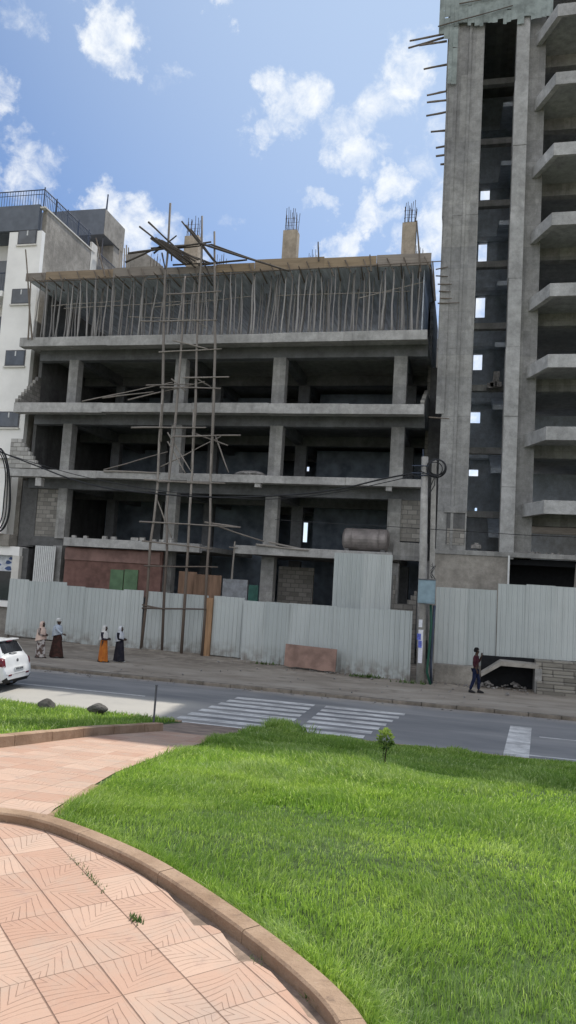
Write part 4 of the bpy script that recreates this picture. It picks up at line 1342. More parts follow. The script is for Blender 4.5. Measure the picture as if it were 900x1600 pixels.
# ground storey: plain wall under the pier, dark opening to the right
g = MB(); g.box(-1.28, 1.78, 31.9, 32.2, .1, 4.98, .015); obj('base_wall', g, M['plaster'], tw)
g = MB(); g.box(-1.24, 14, 31.86, 32.25, 4.98, 5.18, .012); obj('base_beam', g, M['tower'], tw)
g = MB(); g.box(1.78, 14, 34.0, 34.2, .1, 4.98); g.box(1.78, 14, 32.3, 40, 4.7, 4.96); g.box(1.78, 14, 32.2, 32.3, .1, 2.6); obj('inner_wall', g, M['void_shade'], tw)
g = MB(); boxpx(g, 31.84, .05, 793, 868, 796, 925); obj('opening_trim', g, M['white_paint'], tw)
g = MB(); g.stick(at(898, 930, 32.3), at(901, 880, 32.3), .06, .01); obj('opening_post', g, M['pole'], tw)
g = MB()
for k in range(14): g.rock((2.1 + k * .13 + random.uniform(-.1, .1), 32.0, 5.2), random.uniform(.04, .1), k, .8, 1)
obj('rubble_line', g, M['rubble'], tw)
# pole ends poking out of the tower's left side
for i, (a, b) in enumerate((((640, 64), (686, 53)), ((638, 75), (686, 58)), ((655, 71), (686, 65)), ((662, 108), (689, 101)), ((667, 149), (696, 141)), ((667, 160), (697, 156)), ((666, 181), (699, 173)),
                            ((673, 206), (701, 203)), ((681, 231), (703, 226)), ((681, 244), (703, 240)), ((688, 257), (703, 255)))):
    g = MB(); g.stick(at(*b, 32.15) + Vector((.35, .05, .02)), at(*a, 32.1), .052, .01, seed=i + 200, taper=.85)
    tag(obj('pole_end', g, M['pole_dark']), 'dark pole end poking out of the tower left side into the sky', 'pole', 'pole ends poking out of the tower left side')
for i, (a, b) in enumerate((((681, 421), (700, 417)), ((681, 431), (700, 432)), ((684, 444), (706, 444)), ((686, 455), (704, 456)), ((688, 466), (706, 466)), ((684, 474), (718, 473)), ((670, 652), (702, 654)))):
    g = MB(); g.stick(at(*a, 31.95), at(*b, 31.86), .03, .008, seed=i + 220)
    tag(obj('tie_pole', g, M['pole_dark']), 'thin tie pole bridging the narrow gap between frame building and tower', 'pole', 'tie poles between the frame building and the tower')
# ------------------------------------------------------------------ white house (left)
wh = thing('white_house', 'white house with slate parapet and small side windows at the left edge', 'building', (-24, 38, .1))
WY, WX = 33.5, -22.3
g = MB(); g.box(-24.25, WX, WY, WY + .3, 8.9, 21.1); g.box(-40, -24.25, 35.0, 35.3, 8.9, 21.1); g.box(-40, WX - .26, WY + .3, WY + .5, .1, 8.9)
obj('wall', g, M['white_wall'], wh)
g = MB(); g.box(WX - .25, WX, WY + .3, 46, .1, 21.1); g.prism([(WX - .25, WY + .3, 21.1), (WX - .25, 46, 21.1), (WX - .25, 46, 22.0), (WX - .25, 40, 22.3), (WX - .25, WY + .3, 22.35)], (.25, 0, 0)); obj('side_wall', g, M['plaster'], wh)
g = MB(); g.box(-40, WX - .26, WY - .05, WY + .2, 21.15, 22.55, .01); g.box(-40, -22.6, WY + .2, 36, 21.1, 21.2); obj('parapet', g, M['grey_band'], wh)
g = MB(); g.box(WX - .28, WX + .05, WY + .0, 39, 22.36, 22.44, .01); obj('coping', g, M['cream'], wh)
g = MB(); g.box(WX - .1, WX + .02, 38.6, 39.3, 18, 22.9); obj('cream_pillar', g, M['cream'], wh)
for (x0, y0, x1, y1) in ((28, 359, 57, 382), (18, 451, 47, 475), (8, 547, 39, 572), (-4, 643, 30, 668)):
    g = MB(); X0, X1, Z0, Z1 = boxpx(g, WY - .03, .05, x0, y0, x1, y1); w = obj('window', g, M['frame'], wh)
    g = MB(); g.box(X0 + .06, X1 - .06, WY - .045, WY - .032, Z0 + .06, Z1 - .06); obj('pane', g, M['window'], w)
    g = MB(); g.box((X0 + X1) / 2 - .02, (X0 + X1) / 2 + .05, WY - .055, WY - .046, Z1 - .32, Z1 - .06); obj('curtain_gap', g, M['white_paint'], w)
    g = MB(); g.box(X0 - .05, X1 + .05, WY - .1, WY, Z0 - .09, Z0 - .004, .01); obj('sill', g, M['cream'], w)
# recessed balconies at the frame edge
for z in (11.5, 14.7, 17.9):
    g = MB(); g.box(-40, -24.3, WY - .1, 35, z - .35, z - .05, .01); obj('balcony_slab', g, M['white_wall'], wh)
    g = MB(); g.box(-40, -24.35, 34.9, 34.98, z, z + 2.3); obj('balcony_door', g, M['window'], wh)
    g = MB()
    g.tube([(-40, WY, z + .95), (-24.3, WY, z + .95)], .03, 6)
    for k in range(28): g.tube([(-24.35 - k * .13, WY, z), (-24.35 - k * .13, WY, z + .95)], .012, 4)
    obj('railing', g, M['rail'], wh)
# roof railing
g = MB()
A = at(-40, 310, WY); zt = 23.4
g.tube([(-32, WY + .05, zt), (WX - .1, WY + .05, zt)], .03, 6); g.tube([(-32, WY + .05, zt - .25), (WX - .1, WY + .05, zt - .25)], .018, 5)
g.tube([(WX - .1, WY + .05, zt), (WX - .1, 38.6, zt)], .03, 6); g.tube([(WX - .1, WY + .05, zt - .25), (WX - .1, 38.6, zt - .25)], .018, 5)
for k in range(50): g.tube([(WX - .1 - k * .16, WY + .05, 22.4), (WX - .1 - k * .16, WY + .05, zt)], .014, 4)
for k in range(32): g.tube([(WX - .1, WY + .05 + k * .16, 22.4), (WX - .1, WY + .05 + k * .16, zt)], .014, 4)
for k in range(5): g.tube([(WX - .1, WY + .05 + k * 1.2, 22.4), (WX - .1, WY + .05 + k * 1.2, zt + .12)], .035, 6)
obj('roof_railing', g, M['rail'], wh)
# stair head on the roof behind
g = MB(); g.box(-30, -22.2, 39.7, 42.4, 23.9, 25.55, .02); obj('stair_head_roof', g, M['grey_band'], wh)
g = MB(); g.box(-22.199, -22.18, 39.72, 42.38, 23.92, 25.5); g.box(-23.2, -22.25, 41.2, 42.3, 18, 23.88); obj('stair_head_wall', g, M['plaster'], wh)
g = MB(); g.box(-30, -23.2, 41.2, 41.5, 18, 23.88); obj('stair_head_recess', g, M['cream'], wh)
g = MB(); g.box(-22.42, -22.36, 40.0, 40.06, 18, 23.9); obj('stair_head_post', g, M['frame'], wh)
g = MB()
for k in range(16): g.stick((-25.2 + k * .17, 40.6, 21.5), (-25.2 + k * .17 + random.uniform(-.06, .06), 40.6, 24.3 + random.uniform(-.3, .3)), .018, .004, n=4, seg=3, taper=1)
obj('starter_bars', g, M['rebar'], wh)
g = MB()
for k in range(14): g.tube([(-22.15, 39.3 + k * .16, 21.3), (-22.15, 39.3 + k * .16, 22.5)], .014, 4)
g.tube([(-22.15, 39.3, 22.5), (-22.15, 41.5, 22.5)], .03, 5); obj('stair_railing', g, M['rail'], wh)
g = MB(); g.stick(at(166, 332, 40.5), at(169, 304, 40.5), .06, .004); obj('roof_pipe', g, M['rail'], wh)
# far side annex seen over the roof
g = MB(); p = at(222, 392, 44); g.prism([at(197, 430, 44), at(196, 398, 44), at(222, 391, 44), at(252, 414, 44), at(252, 430, 44)], (0, 2, 0)); obj('annex_gable', g, M['plaster'], wh)
# lower storeys: signs, pillars, shop
g = MB(); g.box(-40, -22.62, WY - .9, WY - .6, 4.95, 8.3); obj('sign_backing', g, M['cream'], wh)
g = MB(); g.box(-22.85, -22.4, WY - 1.0, WY - .5, 4.95, 8.2, .01); obj('pillar', g, M['white_wall'], wh)
sg = MB(); sg.box(-30, -22.95, WY - .96, WY - .93, 5.1, 8.0); s1 = obj('picture_sign', sg, M['sign_white'], wh)
g = MB(); g.box(-30, -22.98, WY - .972, WY - .962, 7.15, 7.98); obj('sign_patch', g, M['sign_purple'], s1)
for k in range(7):
    g = MB(); x = -23.15 - k * .22; zz = 5.4 + (k * 37 % 11) * .12
    g.prism([(x, WY - .972, zz), (x + .14, WY - .972, zz + .1), (x + .16, WY - .972, zz + .5), (x + .03, WY - .972, zz + .62), (x - .05, WY - .972, zz + .3)], (0, .01, 0)); obj('sign_picture', g, M['sign_blue'], s1)
for k in range(2):
    g = MB(); g.box(-30, -22.96, WY - .974, WY - .962, 6.9 - k * 1.05, 6.98 - k * 1.05); obj('sign_bar', g, M['sign_blue'], s1)
g = MB(); g.box(-40, -22.1, WY - .7, WY + .6, 4.35, 4.95, .01); obj('ledge', g, M['plaster'], wh)
g = MB(); g.box(-40, -21.55, WY - .55, WY + .2, 3.9, 4.35, .01); obj('shop_fascia', g, M['white_wall'], wh)
g = MB(); g.box(-21.9, -21.5, WY - .56, WY + .4, .1, 3.9, .01); obj('pillar', g, M['cream'], wh)
g = MB(); g.box(-30, -21.95, WY - .2, WY - .1, 3.1, 3.9); s2 = obj('shop_sign', g, M['sign_white'], wh)
for k, (x, z, r) in enumerate(((-23.1, 3.7, .24), (-22.95, 3.4, .18), (-22.35, 3.55, .16), (-22.2, 3.75, .12), (-22.3, 3.25, .18), (-23.4, 3.3, .15))):
    g = MB(); g.prism([(x + r * math.cos(a) * (1 + .3 * math.sin(3 * a + k)), WY - .208, z + .6 * r * math.sin(a)) for a in np.linspace(0, 6.28, 14)[:-1]], (0, .006, 0)); obj('sign_picture', g, M['sign_blue'], s2)
g = MB(); g.box(-40, -21.95, WY + .1, WY + .2, 1.6, 3.1); obj('shop_window', g, M['dark_glass'], wh)
g = MB(); g.box(-40, -21.5, WY - .75, WY + .1, 1.35, 1.62, .015); obj('shop_sill', g, M['white_wall'], wh)
g = MB(); g.box(-40, -21.6, WY - .6, WY + .1, .1, 1.34); obj('shop_base', g, M['plaster'], wh)

# ------------------------------------------------------------------ corrugated fences


def sheet(mb, A, B, z0a, z0b, z1, off=0.):
    """ribbed metal sheet from A to B (XY)"""
    A = Vector((*A, 0)); B = Vector((*B, 0)); L = (B - A).length; t = (B - A) / L; nrm = Vector((t.y, -t.x, 0))
    if nrm.y > 0: nrm = -nrm
    s = 0; P = []
    pitch = .19
    k = 0
    while s < L:
        for ds, h in ((0, 0), (.105, 0), (.12, .022), (.165, .022), (.18, 0)):
            if s + ds <= L: P.append((s + ds, h))
        s += pitch
    P.append((L, 0))
    vs = []
    for s, h in P:
        p = A + t * s + nrm * (h + off)
        zb = z0a + (z0b - z0a) * s / L
        vs += [(p.x, p.y, zb), (p.x, p.y, z1)]
    mb.add(vs, [(2 * i, 2 * i + 2, 2 * i + 3, 2 * i + 1) for i in range(len(P) - 1)])


def fence(label, A, B, z0a, z0b, z1, w=.95, jag=.03, name='corrugated_fence', step=None):
    A = np.array(A, float); B = np.array(B, float); L = np.linalg.norm(B - A); n = max(1, round(L / w))
    t = thing(name, label, 'fence', ((A[0] + B[0]) / 2, (A[1] + B[1]) / 2, min(z0a, z0b)))
    for k in range(n):
        a = A + (B - A) * k / n; b = A + (B - A) * (k + 1.04) / n if k < n - 1 else B
        g = MB(); za = z0a + (z0b - z0a) * k / n; zb = z0a + (z0b - z0a) * (k + 1) / n
        zt = z1 + random.uniform(-jag, jag)
        if step: zt += step(k / n)
        sheet(g, a, b, za + random.uniform(-.02, .02), zb + random.uniform(-.02, .02), zt, .003 * (k % 2))
        o = obj('sheet', g, M['sheet'], t)
        o.rotation_euler = (random.uniform(-.008, .008), random.uniform(-.006, .006), 0)
    d = (B - A) / L
    g = MB()
    for zz in (.25, .75):
        z = z0a + (z1 - z0a) * zz
        g.tube([(A[0], A[1] + .06, z), (B[0], B[1] + .06, z)], .035, 6)
    obj('rail', g, M['pole_dark'], t)
    for k in range(int(L / 2.4) + 1):
        p = A + d * min(k * 2.4 + .1, L - .05)
        g = MB(); g.stick((p[0], p[1] + .12, .05), (p[0], p[1] + .12, z1 - .1), .05, .006); obj('post', g, M['pole_dark'], t)
    return t


fence('long grey corrugated sheet fence behind the four walking women', (-19.98, 30.0), (-13.38, 30.0), .30, .10, 2.66, step=lambda u: .12 if u < .38 else 0)
fence('grey sheet fence section behind the scaffold feet', (-13.32, 30.02), (-10.45, 30.0), .14, .08, 2.64)
fence('single grey sheet door panel between wooden post and joint in the fence', (-10.1, 29.7), (-8.72, 29.55), .22, .20, 2.68, name='sheet_door')
fence('grey corrugated fence stretch behind the stained board, left of the utility pole', (-8.66, 29.35), (-1.75, 27.75), .10, .03, 2.60)
fence('tall grey sheet panel rising above the fence beside the right column', (-5.16, 30.1), (-2.8, 30.1), 2.2, 2.2, 4.72, name='sheet_screen')
fence('pale grey corrugated fence on a concrete base right of the utility pole', (-.95, 28.4), (1.24, 28.4), .78, .82, 3.58, jag=.015)
fence('tall pale corrugated fence above the stone steps at the right edge', (1.27, 28.4), (9, 28.4), 1.22, 1.22, 3.84, jag=.012)

# gate post and boards around it
g = MB(); boxpx(g, 29.6, .1, 319.5, 934, 329.5, 1032, .01); tag(obj('gate_plank', g, M['plank'], smooth=False), 'upright orange brown plank between scaffold and sheet door', 'plank')
g = MB(); boxpx(g, 31.0, .06, 276, 893, 304, 1000, .006); tag(obj('plywood_board', g, M['plywood']), 'brown plywood board behind the fence at the scaffold', 'board')
g = MB(); boxpx(g, 30.8, .06, 300, 898, 343, 1000, .006); tag(obj('plywood_board', g, M['plywood']), 'wider brown plywood board right of the other behind the sheet door', 'board')
g = MB(); boxpx(g, 31.2, .06, 386, 914, 401, 1000, .006); tag(obj('plastic_board', g, M['teal']), 'narrow dark green panel standing behind the fence beside the column', 'panel')
# stained board leaning on the fence
g = MB()
a = at(443, 1048, 28.25); b = at(523, 1056, 27.9)
pts = []
for k in range(9):
    u = k / 8; pts.append((a.x + (b.x - a.x) * u, a.y + (b.y - a.y) * u - .0, .16 + random.uniform(0, .10)))
topz = at(480, 1009, 28.2).z
pts += [(b.x + .01, b.y + .1, topz - .03), (a.x, a.y + .1, topz)]
g.prism(pts, (.01, .04, 0)); tag(obj('stained_board', g, M['pink_board']), 'stained pinkish board leaning low against the corrugated fence', 'board')

# ------------------------------------------------------------------ ledge, culvert, steps on the right
cw = thing('concrete_ledge', 'raised concrete ledge with a dark hollow under a sloping slab', 'ledge', (.8, 28.2, .1))
g = MB(); g.box(-.9, .55, 28.1, 28.5, .1, .78, .02); obj('ledge_wall', g, M['plaster'], cw)
p0, p1, p2, p3 = at(752, 1052, 27.5), at(783, 1033, 27.5), at(842, 1039, 27.5), at(748, 1060, 27.5)
g = MB(); g.prism([(p0.x, 27.5, p0.z - .12), (p0.x, 27.5, p0.z), (p1.x, 27.5, p1.z), (p2.x, 27.5, p2.z), (p2.x, 27.5, p2.z - .14), (p1.x, 27.5, p1.z - .16)], (0, .9, 0)); obj('cover_slab', g, M['plaster'], cw)
g = MB(); g.box(p2.x - .12, p2.x + .1, 27.45, 28.4, .1, p2.z - .14); obj('side_wall', g, M['concrete'], cw)
g = MB(); g.box(p0.x, p2.x, 28.3, 28.4, .05, 1.2); obj('hollow_back', g, M['void_shade'], cw)
stp = thing('stone_steps', 'weathered masonry steps below the tall fence at the right edge', 'steps', (4, 27.6, .1))
for k in range(5):
    g = MB(); g.box(2.62 + random.uniform(-.04, .04), 9, 27.18 + k * .16 + random.uniform(-.02, .02), 28.38, .1 + k * .225, .1 + (k + 1) * .225 - .006, .03); obj('step', g, M['steps'], stp)
for nm, px, py, w, lab, sd_ in (('rubble_heap', 803, 1076, .45, 'heap of broken pale stones before the dark hollow', 1), ('rubble_heap', 762, 1074, .3, 'small heap of grey rubble beside the walking man', 2)):
    p = atz(px, py, .14); g = MB(); rd = random.Random(sd_)
    for k in range(46):
        a = rd.uniform(0, 6.28); r = abs(rd.gauss(0, .5)); s = rd.uniform(.03, .085)
        g.rock((p.x + math.cos(a) * r * w, p.y + .25 + math.sin(a) * r * .35, .12 + max(0, .16 * (1 - r)) + s * .3), s, k + 7 * sd_, .8, 1)
    tag(obj(nm, g, M['rubble']), lab, 'rubble', kind='stuff')

g = MB(); rd = random.Random(11)
for k in range(420):
    if k < 260: x = rd.uniform(-19, 2.3); y = (29.75 if x < -9 else 29.3 - (x + 9) * .23 if x < -1 else 27.9) - abs(rd.gauss(0, .28))
    elif k < 360: x = rd.uniform(-19, 5); y = 22.78 - abs(rd.gauss(0, .18))
    else: x = rd.uniform(-12, 5); y = rd.uniform(23.2, 29)
    r = rd.uniform(.012, .05) * (1.6 if rd.random() < .08 else 1); g.rock((x, y, (.13 if y > 22.9 else .005) + r * .3), r, k, .7, 1)
tag(obj('gravel', g, M['rubble']), 'scattered gravel and broken bits along the fence foot and gutter', 'gravel', kind='stuff')
# ------------------------------------------------------------------ utility pole, cables
PY_ = 27.3
up = thing('utility_pole', 'round grey concrete utility pole with pale meter box at the fence', 'utility pole', (-1.35, PY_, .1))
b, t_ = at(657, 1074, PY_), at(664, 714, PY_)
g = MB(); g.tube([(b.x, PY_, .05), (t_.x, PY_, t_.z)], [.165, .125], 14); obj('shaft', g, M['pole_concrete'], up, smooth=True)
g = MB(); g.tube([(t_.x - .05, PY_ - .02, t_.z - .3), (t_.x - .08, PY_ - .02, t_.z + .28)], .02, 6)
for dz in (-.35, -.62): g.tube([(t_.x - .45, PY_ - .12, t_.z + dz), (t_.x + .2, PY_ - .12, t_.z + dz)], .018, 6)
g.tube([(t_.x + .15 * math.cos(a), PY_ + .15 * math.sin(a), t_.z - .7) for a in np.linspace(0, 6.28, 14)], .02, 5, False)
obj('bracket', g, M['rail'], up)
g = MB(); X0, X1, Z0, Z1 = boxpx(g, PY_ - .34, .22, 653, 906, 680, 943, .02); mb_ = obj('meter_box', g, M['meter'], up)
g = MB(); g.box(X0 + .04, X1 - .04, PY_ - .355, PY_ - .34, Z0 + .05, Z1 - .05, .005); obj('meter_door', g, M['meter'], mb_)
g = MB(); g.box(X0 - .02, X1 + .02, PY_ - .37, PY_ - .1, Z1, Z1 + .03); obj('meter_lid', g, M['frame'], mb_)
# cable coil hung at the top
g = MB(); c0 = at(682, 731, PY_ - .15)
for k in range(5):
    r = .26 + .025 * k; ph = random.uniform(-.05, .05)
    g.tube([(c0.x + ph + r * math.cos(a) * 1.0, PY_ - .15 + .03 * k - .05, c0.z + ph + r * .95 * math.sin(a)) for a in np.linspace(0, 6.28, 26)], .018, 5, False)
obj('cable_coil', g, M['cable'], up)
g = MB()
for pts in ([(655, 735), (668, 741), (684, 745)], [(679, 745), (674, 757), (669, 765), (671, 778)], [(680, 746), (679, 758), (672, 770)], [(654, 745), (640, 740), (630, 748)]):
    g.tube([at(x, y, PY_ - .2) for x, y in pts], .018, 5)
obj('cable_tail', g, M['cable'], up)
g = MB(); pts = [(676, 885), (672, 893), (677, 900), (671, 905)]
for k in range(6):
    g.tube([at(676 + random.uniform(-4, 6), 882 + i * 8 + random.uniform(-3, 3), PY_ - .2) for i in range(4)], .01, 4)
obj('loose_wires', g, M['cable'], up)
for k, (x0, y0, x1, y1, mt) in enumerate(((653, 984, 661, 1008, 'paper'), (650, 990, 658, 1000, 'paper_blue'), (653, 1008, 660, 1036, 'paper'), (654, 968, 660, 980, 'paper'), (653, 1001, 659, 1012, 'paper_blue'))):
    g = MB(); c = at((x0 + x1) / 2, (y0 + y1) / 2, PY_ - .17); hw_ = at(x1, y0, PY_).x - at(x0, y0, PY_).x; hh = abs(at(x0, y0, PY_).z - at(x0, y1, PY_).z)
    pcx = b.x + (t_.x - b.x) * c.z / t_.z; rr = .172 - .005 * c.z + .004 * k + .006
    vs = []
    a0 = math.asin(max(-1, min(1, (c.x - pcx) / rr))); da = hw_ / rr / 2
    for zz in (c.z - hh / 2, c.z + hh / 2):
        for q in range(7):
            a = a0 - da + 2 * da * q / 6; vs.append((pcx + rr * math.sin(a), PY_ - rr * math.cos(a), zz))
    g.add(vs, [(q, q + 1, q + 8, q + 7) for q in range(6)])
    obj('poster', g, M[mt], up)
g = MB(); g.tube([at(673, 945, PY_ - .1), at(674, 975, PY_ - .1), at(670, 1020, PY_ - .1), at(667, 1050, PY_ - .1), at(673, 1072, PY_ - .12)], .045, 8)
tag(obj('green_conduit', g, M['pipe_green'], smooth=True), 'dark green cable conduit running down from the meter box', 'pipe')
g = MB(); g.tube([at(679, 946, PY_ + .1), at(676, 990, PY_ + .1), at(673, 1040, PY_ + .1), at(674, 1068, PY_ + .1)], .05, 8)
tag(obj('dark_pipe', g, M['rail'], smooth=True), 'dark grey pipe beside the green conduit behind the pole', 'pipe')
sp = thing('square_post', 'slim square concrete post standing right behind the utility pole', 'post', (-.95, 27.6, .1))
b2, t2 = at(672, 1060, 27.7), at(678.5, 719, 27.7)
g = MB(); g.prism([(b2.x - .1, 27.62, .05), (b2.x + .1, 27.62, .05), (t2.x + .085, 27.62, t2.z), (t2.x - .085, 27.62, t2.z)], (0, .18, 0)); obj('shaft', g, M['pole_concrete'], sp)


def cable(name, a, b, sag, r, label, n=26, jig=0.):
    a = Vector(a); b = Vector(b); g = MB()
    g.tube([a + (b - a) * (i / n) + Vector((0, 0, -4 * sag * (i / n) * (1 - i / n))) for i in range(n + 1)], r, 6)
    return tag(obj(name, g, M['cable'], smooth=True), label, 'cable')


pa = at(654, 738, PY_); pb = at(-12, 700, 27.3)
g = MB(); pts = [(654, 738), (600, 748), (540, 762), (480, 771), (400, 776), (330, 777), (250, 772), (170, 763), (110, 748), (60, 729), (0, 706), (-30, 694)]
for dz, mt in ((0, 0),):
    P = np.array([tuple(at(x, y, 27.5 - .0 * x)) for x, y in pts]); Q = resample(P[:, [0, 2]], .3)
    g.tube([(q[0], 27.5, q[1]) for q in Q], .03, 6)
tag(obj('power_cable', g, M['cable'], smooth=True), 'thick sagging black cable crossing before the slabs to the utility pole', 'cable')
g = MB(); pts = [(-20, 700), (120, 742), (260, 768), (400, 780), (520, 770), (654, 742)]
P = np.array([tuple(at(x, y, 27.8)) for x, y in pts]); Q = resample(P[:, [0, 2]], .3); g.tube([(q[0], 27.8, q[1]) for q in Q], .016, 5)
tag(obj('power_cable', g, M['cable'], smooth=True), 'thinner black cable hanging just below the thick one', 'cable')
g = MB(); P = [tuple(at(x, y, 27.4)) for x, y in ((430, 812), (520, 818), (600, 822), (660, 826), (740, 831), (820, 836), (940, 841))]
g.tube(P, .012, 5); tag(obj('thin_wire', g, M['cable']), 'fine wire crossing the tower base right of the utility pole', 'wire')
g = MB()
for k in range(5):
    dx = random.uniform(-4, 6)
    pts = [(-6 + dx, 700), (4 + dx * .6, 712), (10 + dx * .5, 740), (9 + dx, 780), (6 + dx, 808), (-2 + dx, 826), (-10, 834)]
    P = np.array([tuple(at(x, y, 27.4)) for x, y in pts]); Q = resample(P[:, [0, 2]], .15); g.tube([(q[0], 27.4 + .03 * k, q[1]) for q in Q], .026, 5)
tag(obj('cable_bundle', g, M['cable'], smooth=True), 'looped bundle of black cables hanging at the left edge before the picture signs', 'cable bundle')

# ------------------------------------------------------------------ small things on the near side
for px, py, r, s, lab in ((72, 1109, .21, 3, 'larger rounded dark stone in the grass at the left'), (152, 1114, .22, 5, 'flatter dark stone in the grass left of the thin post')):
    p = atz(px, py, .3); g = MB(); g.rock((p.x, min(p.y, 15.6), .40), r, s, .75 if s == 3 else .5, 3)
    tag(obj('stone', g, M['stone'], smooth=False), lab, 'stone')
g = MB(); p = atz(240, 1125, .5); g.tube([(p.x, p.y, .3), (p.x + .01, p.y, at(238, 1071, p.y).z)], .022, 8)
g.tube([(p.x + .01, p.y, at(238, 1071, p.y).z), (p.x + .01, p.y, at(238, 1069.5, p.y).z)], .03, 8)
tag(obj('thin_post', g, M['frame']), 'thin dark metal post at the corner of the left grass strip', 'post')


def leaves(mb, c, rad, n, size, shade, seed, hemi=False):
    rd = random.Random(seed)
    for k in range(n):
        d = Vector((rd.gauss(0, 1), rd.gauss(0, 1), rd.gauss(0, 1))).normalized()
        r = rd.uniform(.45, 1.0)
        p = Vector(c) + Vector((d.x * rad[0] * r, d.y * rad[1] * r, d.z * rad[2] * r))
        t = (d + Vector((rd.uniform(-.7, .7), rd.uniform(-.7, .7), rd.uniform(-.2, .9)))).normalized()
        s = t.orthogonal().normalized(); s = Matrix.Rotation(rd.uniform(0, 6.28), 3, t) @ s
        L = size * rd.uniform(.7, 1.3); w = L * .3
        mb.add([p, p + t * L * .5 + s * w, p + t * L, p + t * L * .5 - s * w], [(0, 1, 2, 3)])
        up_ = max(0, min(1, .45 + .55 * d.z + rd.uniform(-.25, .25)))  # upper leaves coloured paler, as sunlight on the crown
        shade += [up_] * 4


sap = thing('sapling', 'small leafy sapling with yellow green crown planted in the lawn', 'sapling', (-1.0, 11.25, G(11.25)))
zc = at(603, 1155, 11.25).z
g = MB(); g.tube([(-1.0, 11.25, G(11.25) - .02), (-1.02, 11.25, G(11.25) + .15), (at(604, 1170, 11.25).x, 11.25, zc - .12), (at(603, 1160, 11.25).x, 11.25, zc)], [.012, .011, .009, .006], 6)
g.tube([(-1.05, 11.28, G(11.25) - .02), (at(601, 1168, 11.28).x - .02, 11.28, zc - .05)], [.006, .004], 5)
obj('stem', g, M['stem'], sap)
g = MB(); shade = []
leaves(g, (at(603, 1155, 11.25).x, 11.25, zc), (.115, .115, .145), 330, .05, shade, 5)
cr = obj('crown', g, M['leaf'], sap)
a_ = cr.data.attributes.new('shade', 'FLOAT', 'POINT'); a_.data.foreach_set('value', shade)
g = MB(); shade2 = []
leaves(g, (at(604, 1185, 11.25).x, 11.25, G(11.25) + .2), (.05, .05, .16), 26, .035, shade2, 6)
cr = obj('low_leaves', g, M['leaf'], sap); a_ = cr.data.attributes.new('shade', 'FLOAT', 'POINT'); a_.data.foreach_set('value', [x * .3 for x in shade2])
g = MB(); vs = [(-.95, 11.2, G(11.2) + .035)]
for k in range(16):
    a = k / 16 * 6.28; r = .24 * random.uniform(.8, 1.2); vs.append((-.95 + r * math.cos(a) * 1.15, 11.2 + r * math.sin(a), G(11.2 + r * math.sin(a)) + .002))
g.add(vs, [(0, 1 + k, 1 + (k + 1) % 16) for k in range(16)])
tag(obj('planting_soil', g, M['apron']), kind='structure')

# weeds in the plaza joints
for i, (px, py, n, s, lab) in enumerate(((146, 1375, 60, .02, 'long low weed tuft in the joint nearest the plaza middle'), (212, 1437, 80, .024, 'bright green weed tuft at a crossing of paving joints'), (484, 1562, 26, .018, 'tiny weed beside the lower end of the plaza kerb'),
                                      (402, 1500, 18, .014, 'tiny weed between paving and kerb above the broken tile'), (120, 1348, 40, .016, 'small weed strip at the upper end of the paving joint'))):
    p = atz(px, py, 1.612); g = MB(); sh = []; rd = random.Random(i)
    nn = n
    for k in range(nn):
        e = .09 if i in (0, 4) else .025
        u = rd.gauss(0, e); q = Vector((p.x + u * math.cos(TA) + rd.gauss(0, .012), p.y + u * math.sin(TA) + rd.gauss(0, .012), 1.61))
        a = rd.uniform(0, 6.28); L = s * rd.uniform(.7, 1.8); d = Vector((math.cos(a) * .7, math.sin(a) * .7, rd.uniform(.4, 1.2))).normalized(); w = Vector((-math.sin(a), math.cos(a), 0)) * L * .13
        g.add([q - w, q + w, q + d * L], [(0, 1, 2)]); v_ = rd.random(); sh += [v_ * .4, v_ * .4, v_]
    o = obj('weed', g, M['weed']); a_ = o.data.attributes.new('shade', 'FLOAT', 'POINT'); a_.data.foreach_set('value', sh)
    tag(o, lab, 'weed')
for i, (x, y, n, lab) in enumerate(((-3.35, 27.75, 120, 'green weeds at the fence foot left of the utility pole'), (-1.75, 27.2, 50, 'small weed tuft against the base of the utility pole'), (-7.6, 28.9, 60, 'dry weeds at the fence foot left of the stained board'))):
    g = MB(); sh = []; rd = random.Random(40 + i)
    for k in range(n):
        q = Vector((x + rd.gauss(0, .3), y + rd.gauss(0, .06) - .2, .13)); a = rd.uniform(0, 6.28); L = rd.uniform(.06, .2); d = Vector((math.cos(a) * .6, math.sin(a) * .6, rd.uniform(.5, 1.2))).normalized(); w = Vector((-math.sin(a), math.cos(a), 0)) * L * .16
        g.add([q - w, q + w, q + d * L], [(0, 1, 2)]); v_ = rd.random(); sh += [v_ * .4, v_ * .4, v_]
    o = obj('weed', g, M['weed']); a_ = o.data.attributes.new('shade', 'FLOAT', 'POINT'); a_.data.foreach_set('value', sh)
    tag(o, lab, 'weed')
p = atz(462, 1527, 1.6); g = MB(); g.rock((p.x, p.y, 1.607), .012, 3, .7, 2); tag(obj('pebble', g, M['stone']), 'small dark pebble lying beside the plaza kerb', 'pebble')
p = atz(3, 1282, 1.6); g = MB(); g.rock((p.x, p.y, 1.625), .03, 9, .8, 2); tag(obj('pale_scrap', g, M['white_paint']), 'pale crumpled scrap at the kerb by the left edge', 'litter')

# ------------------------------------------------------------------ people


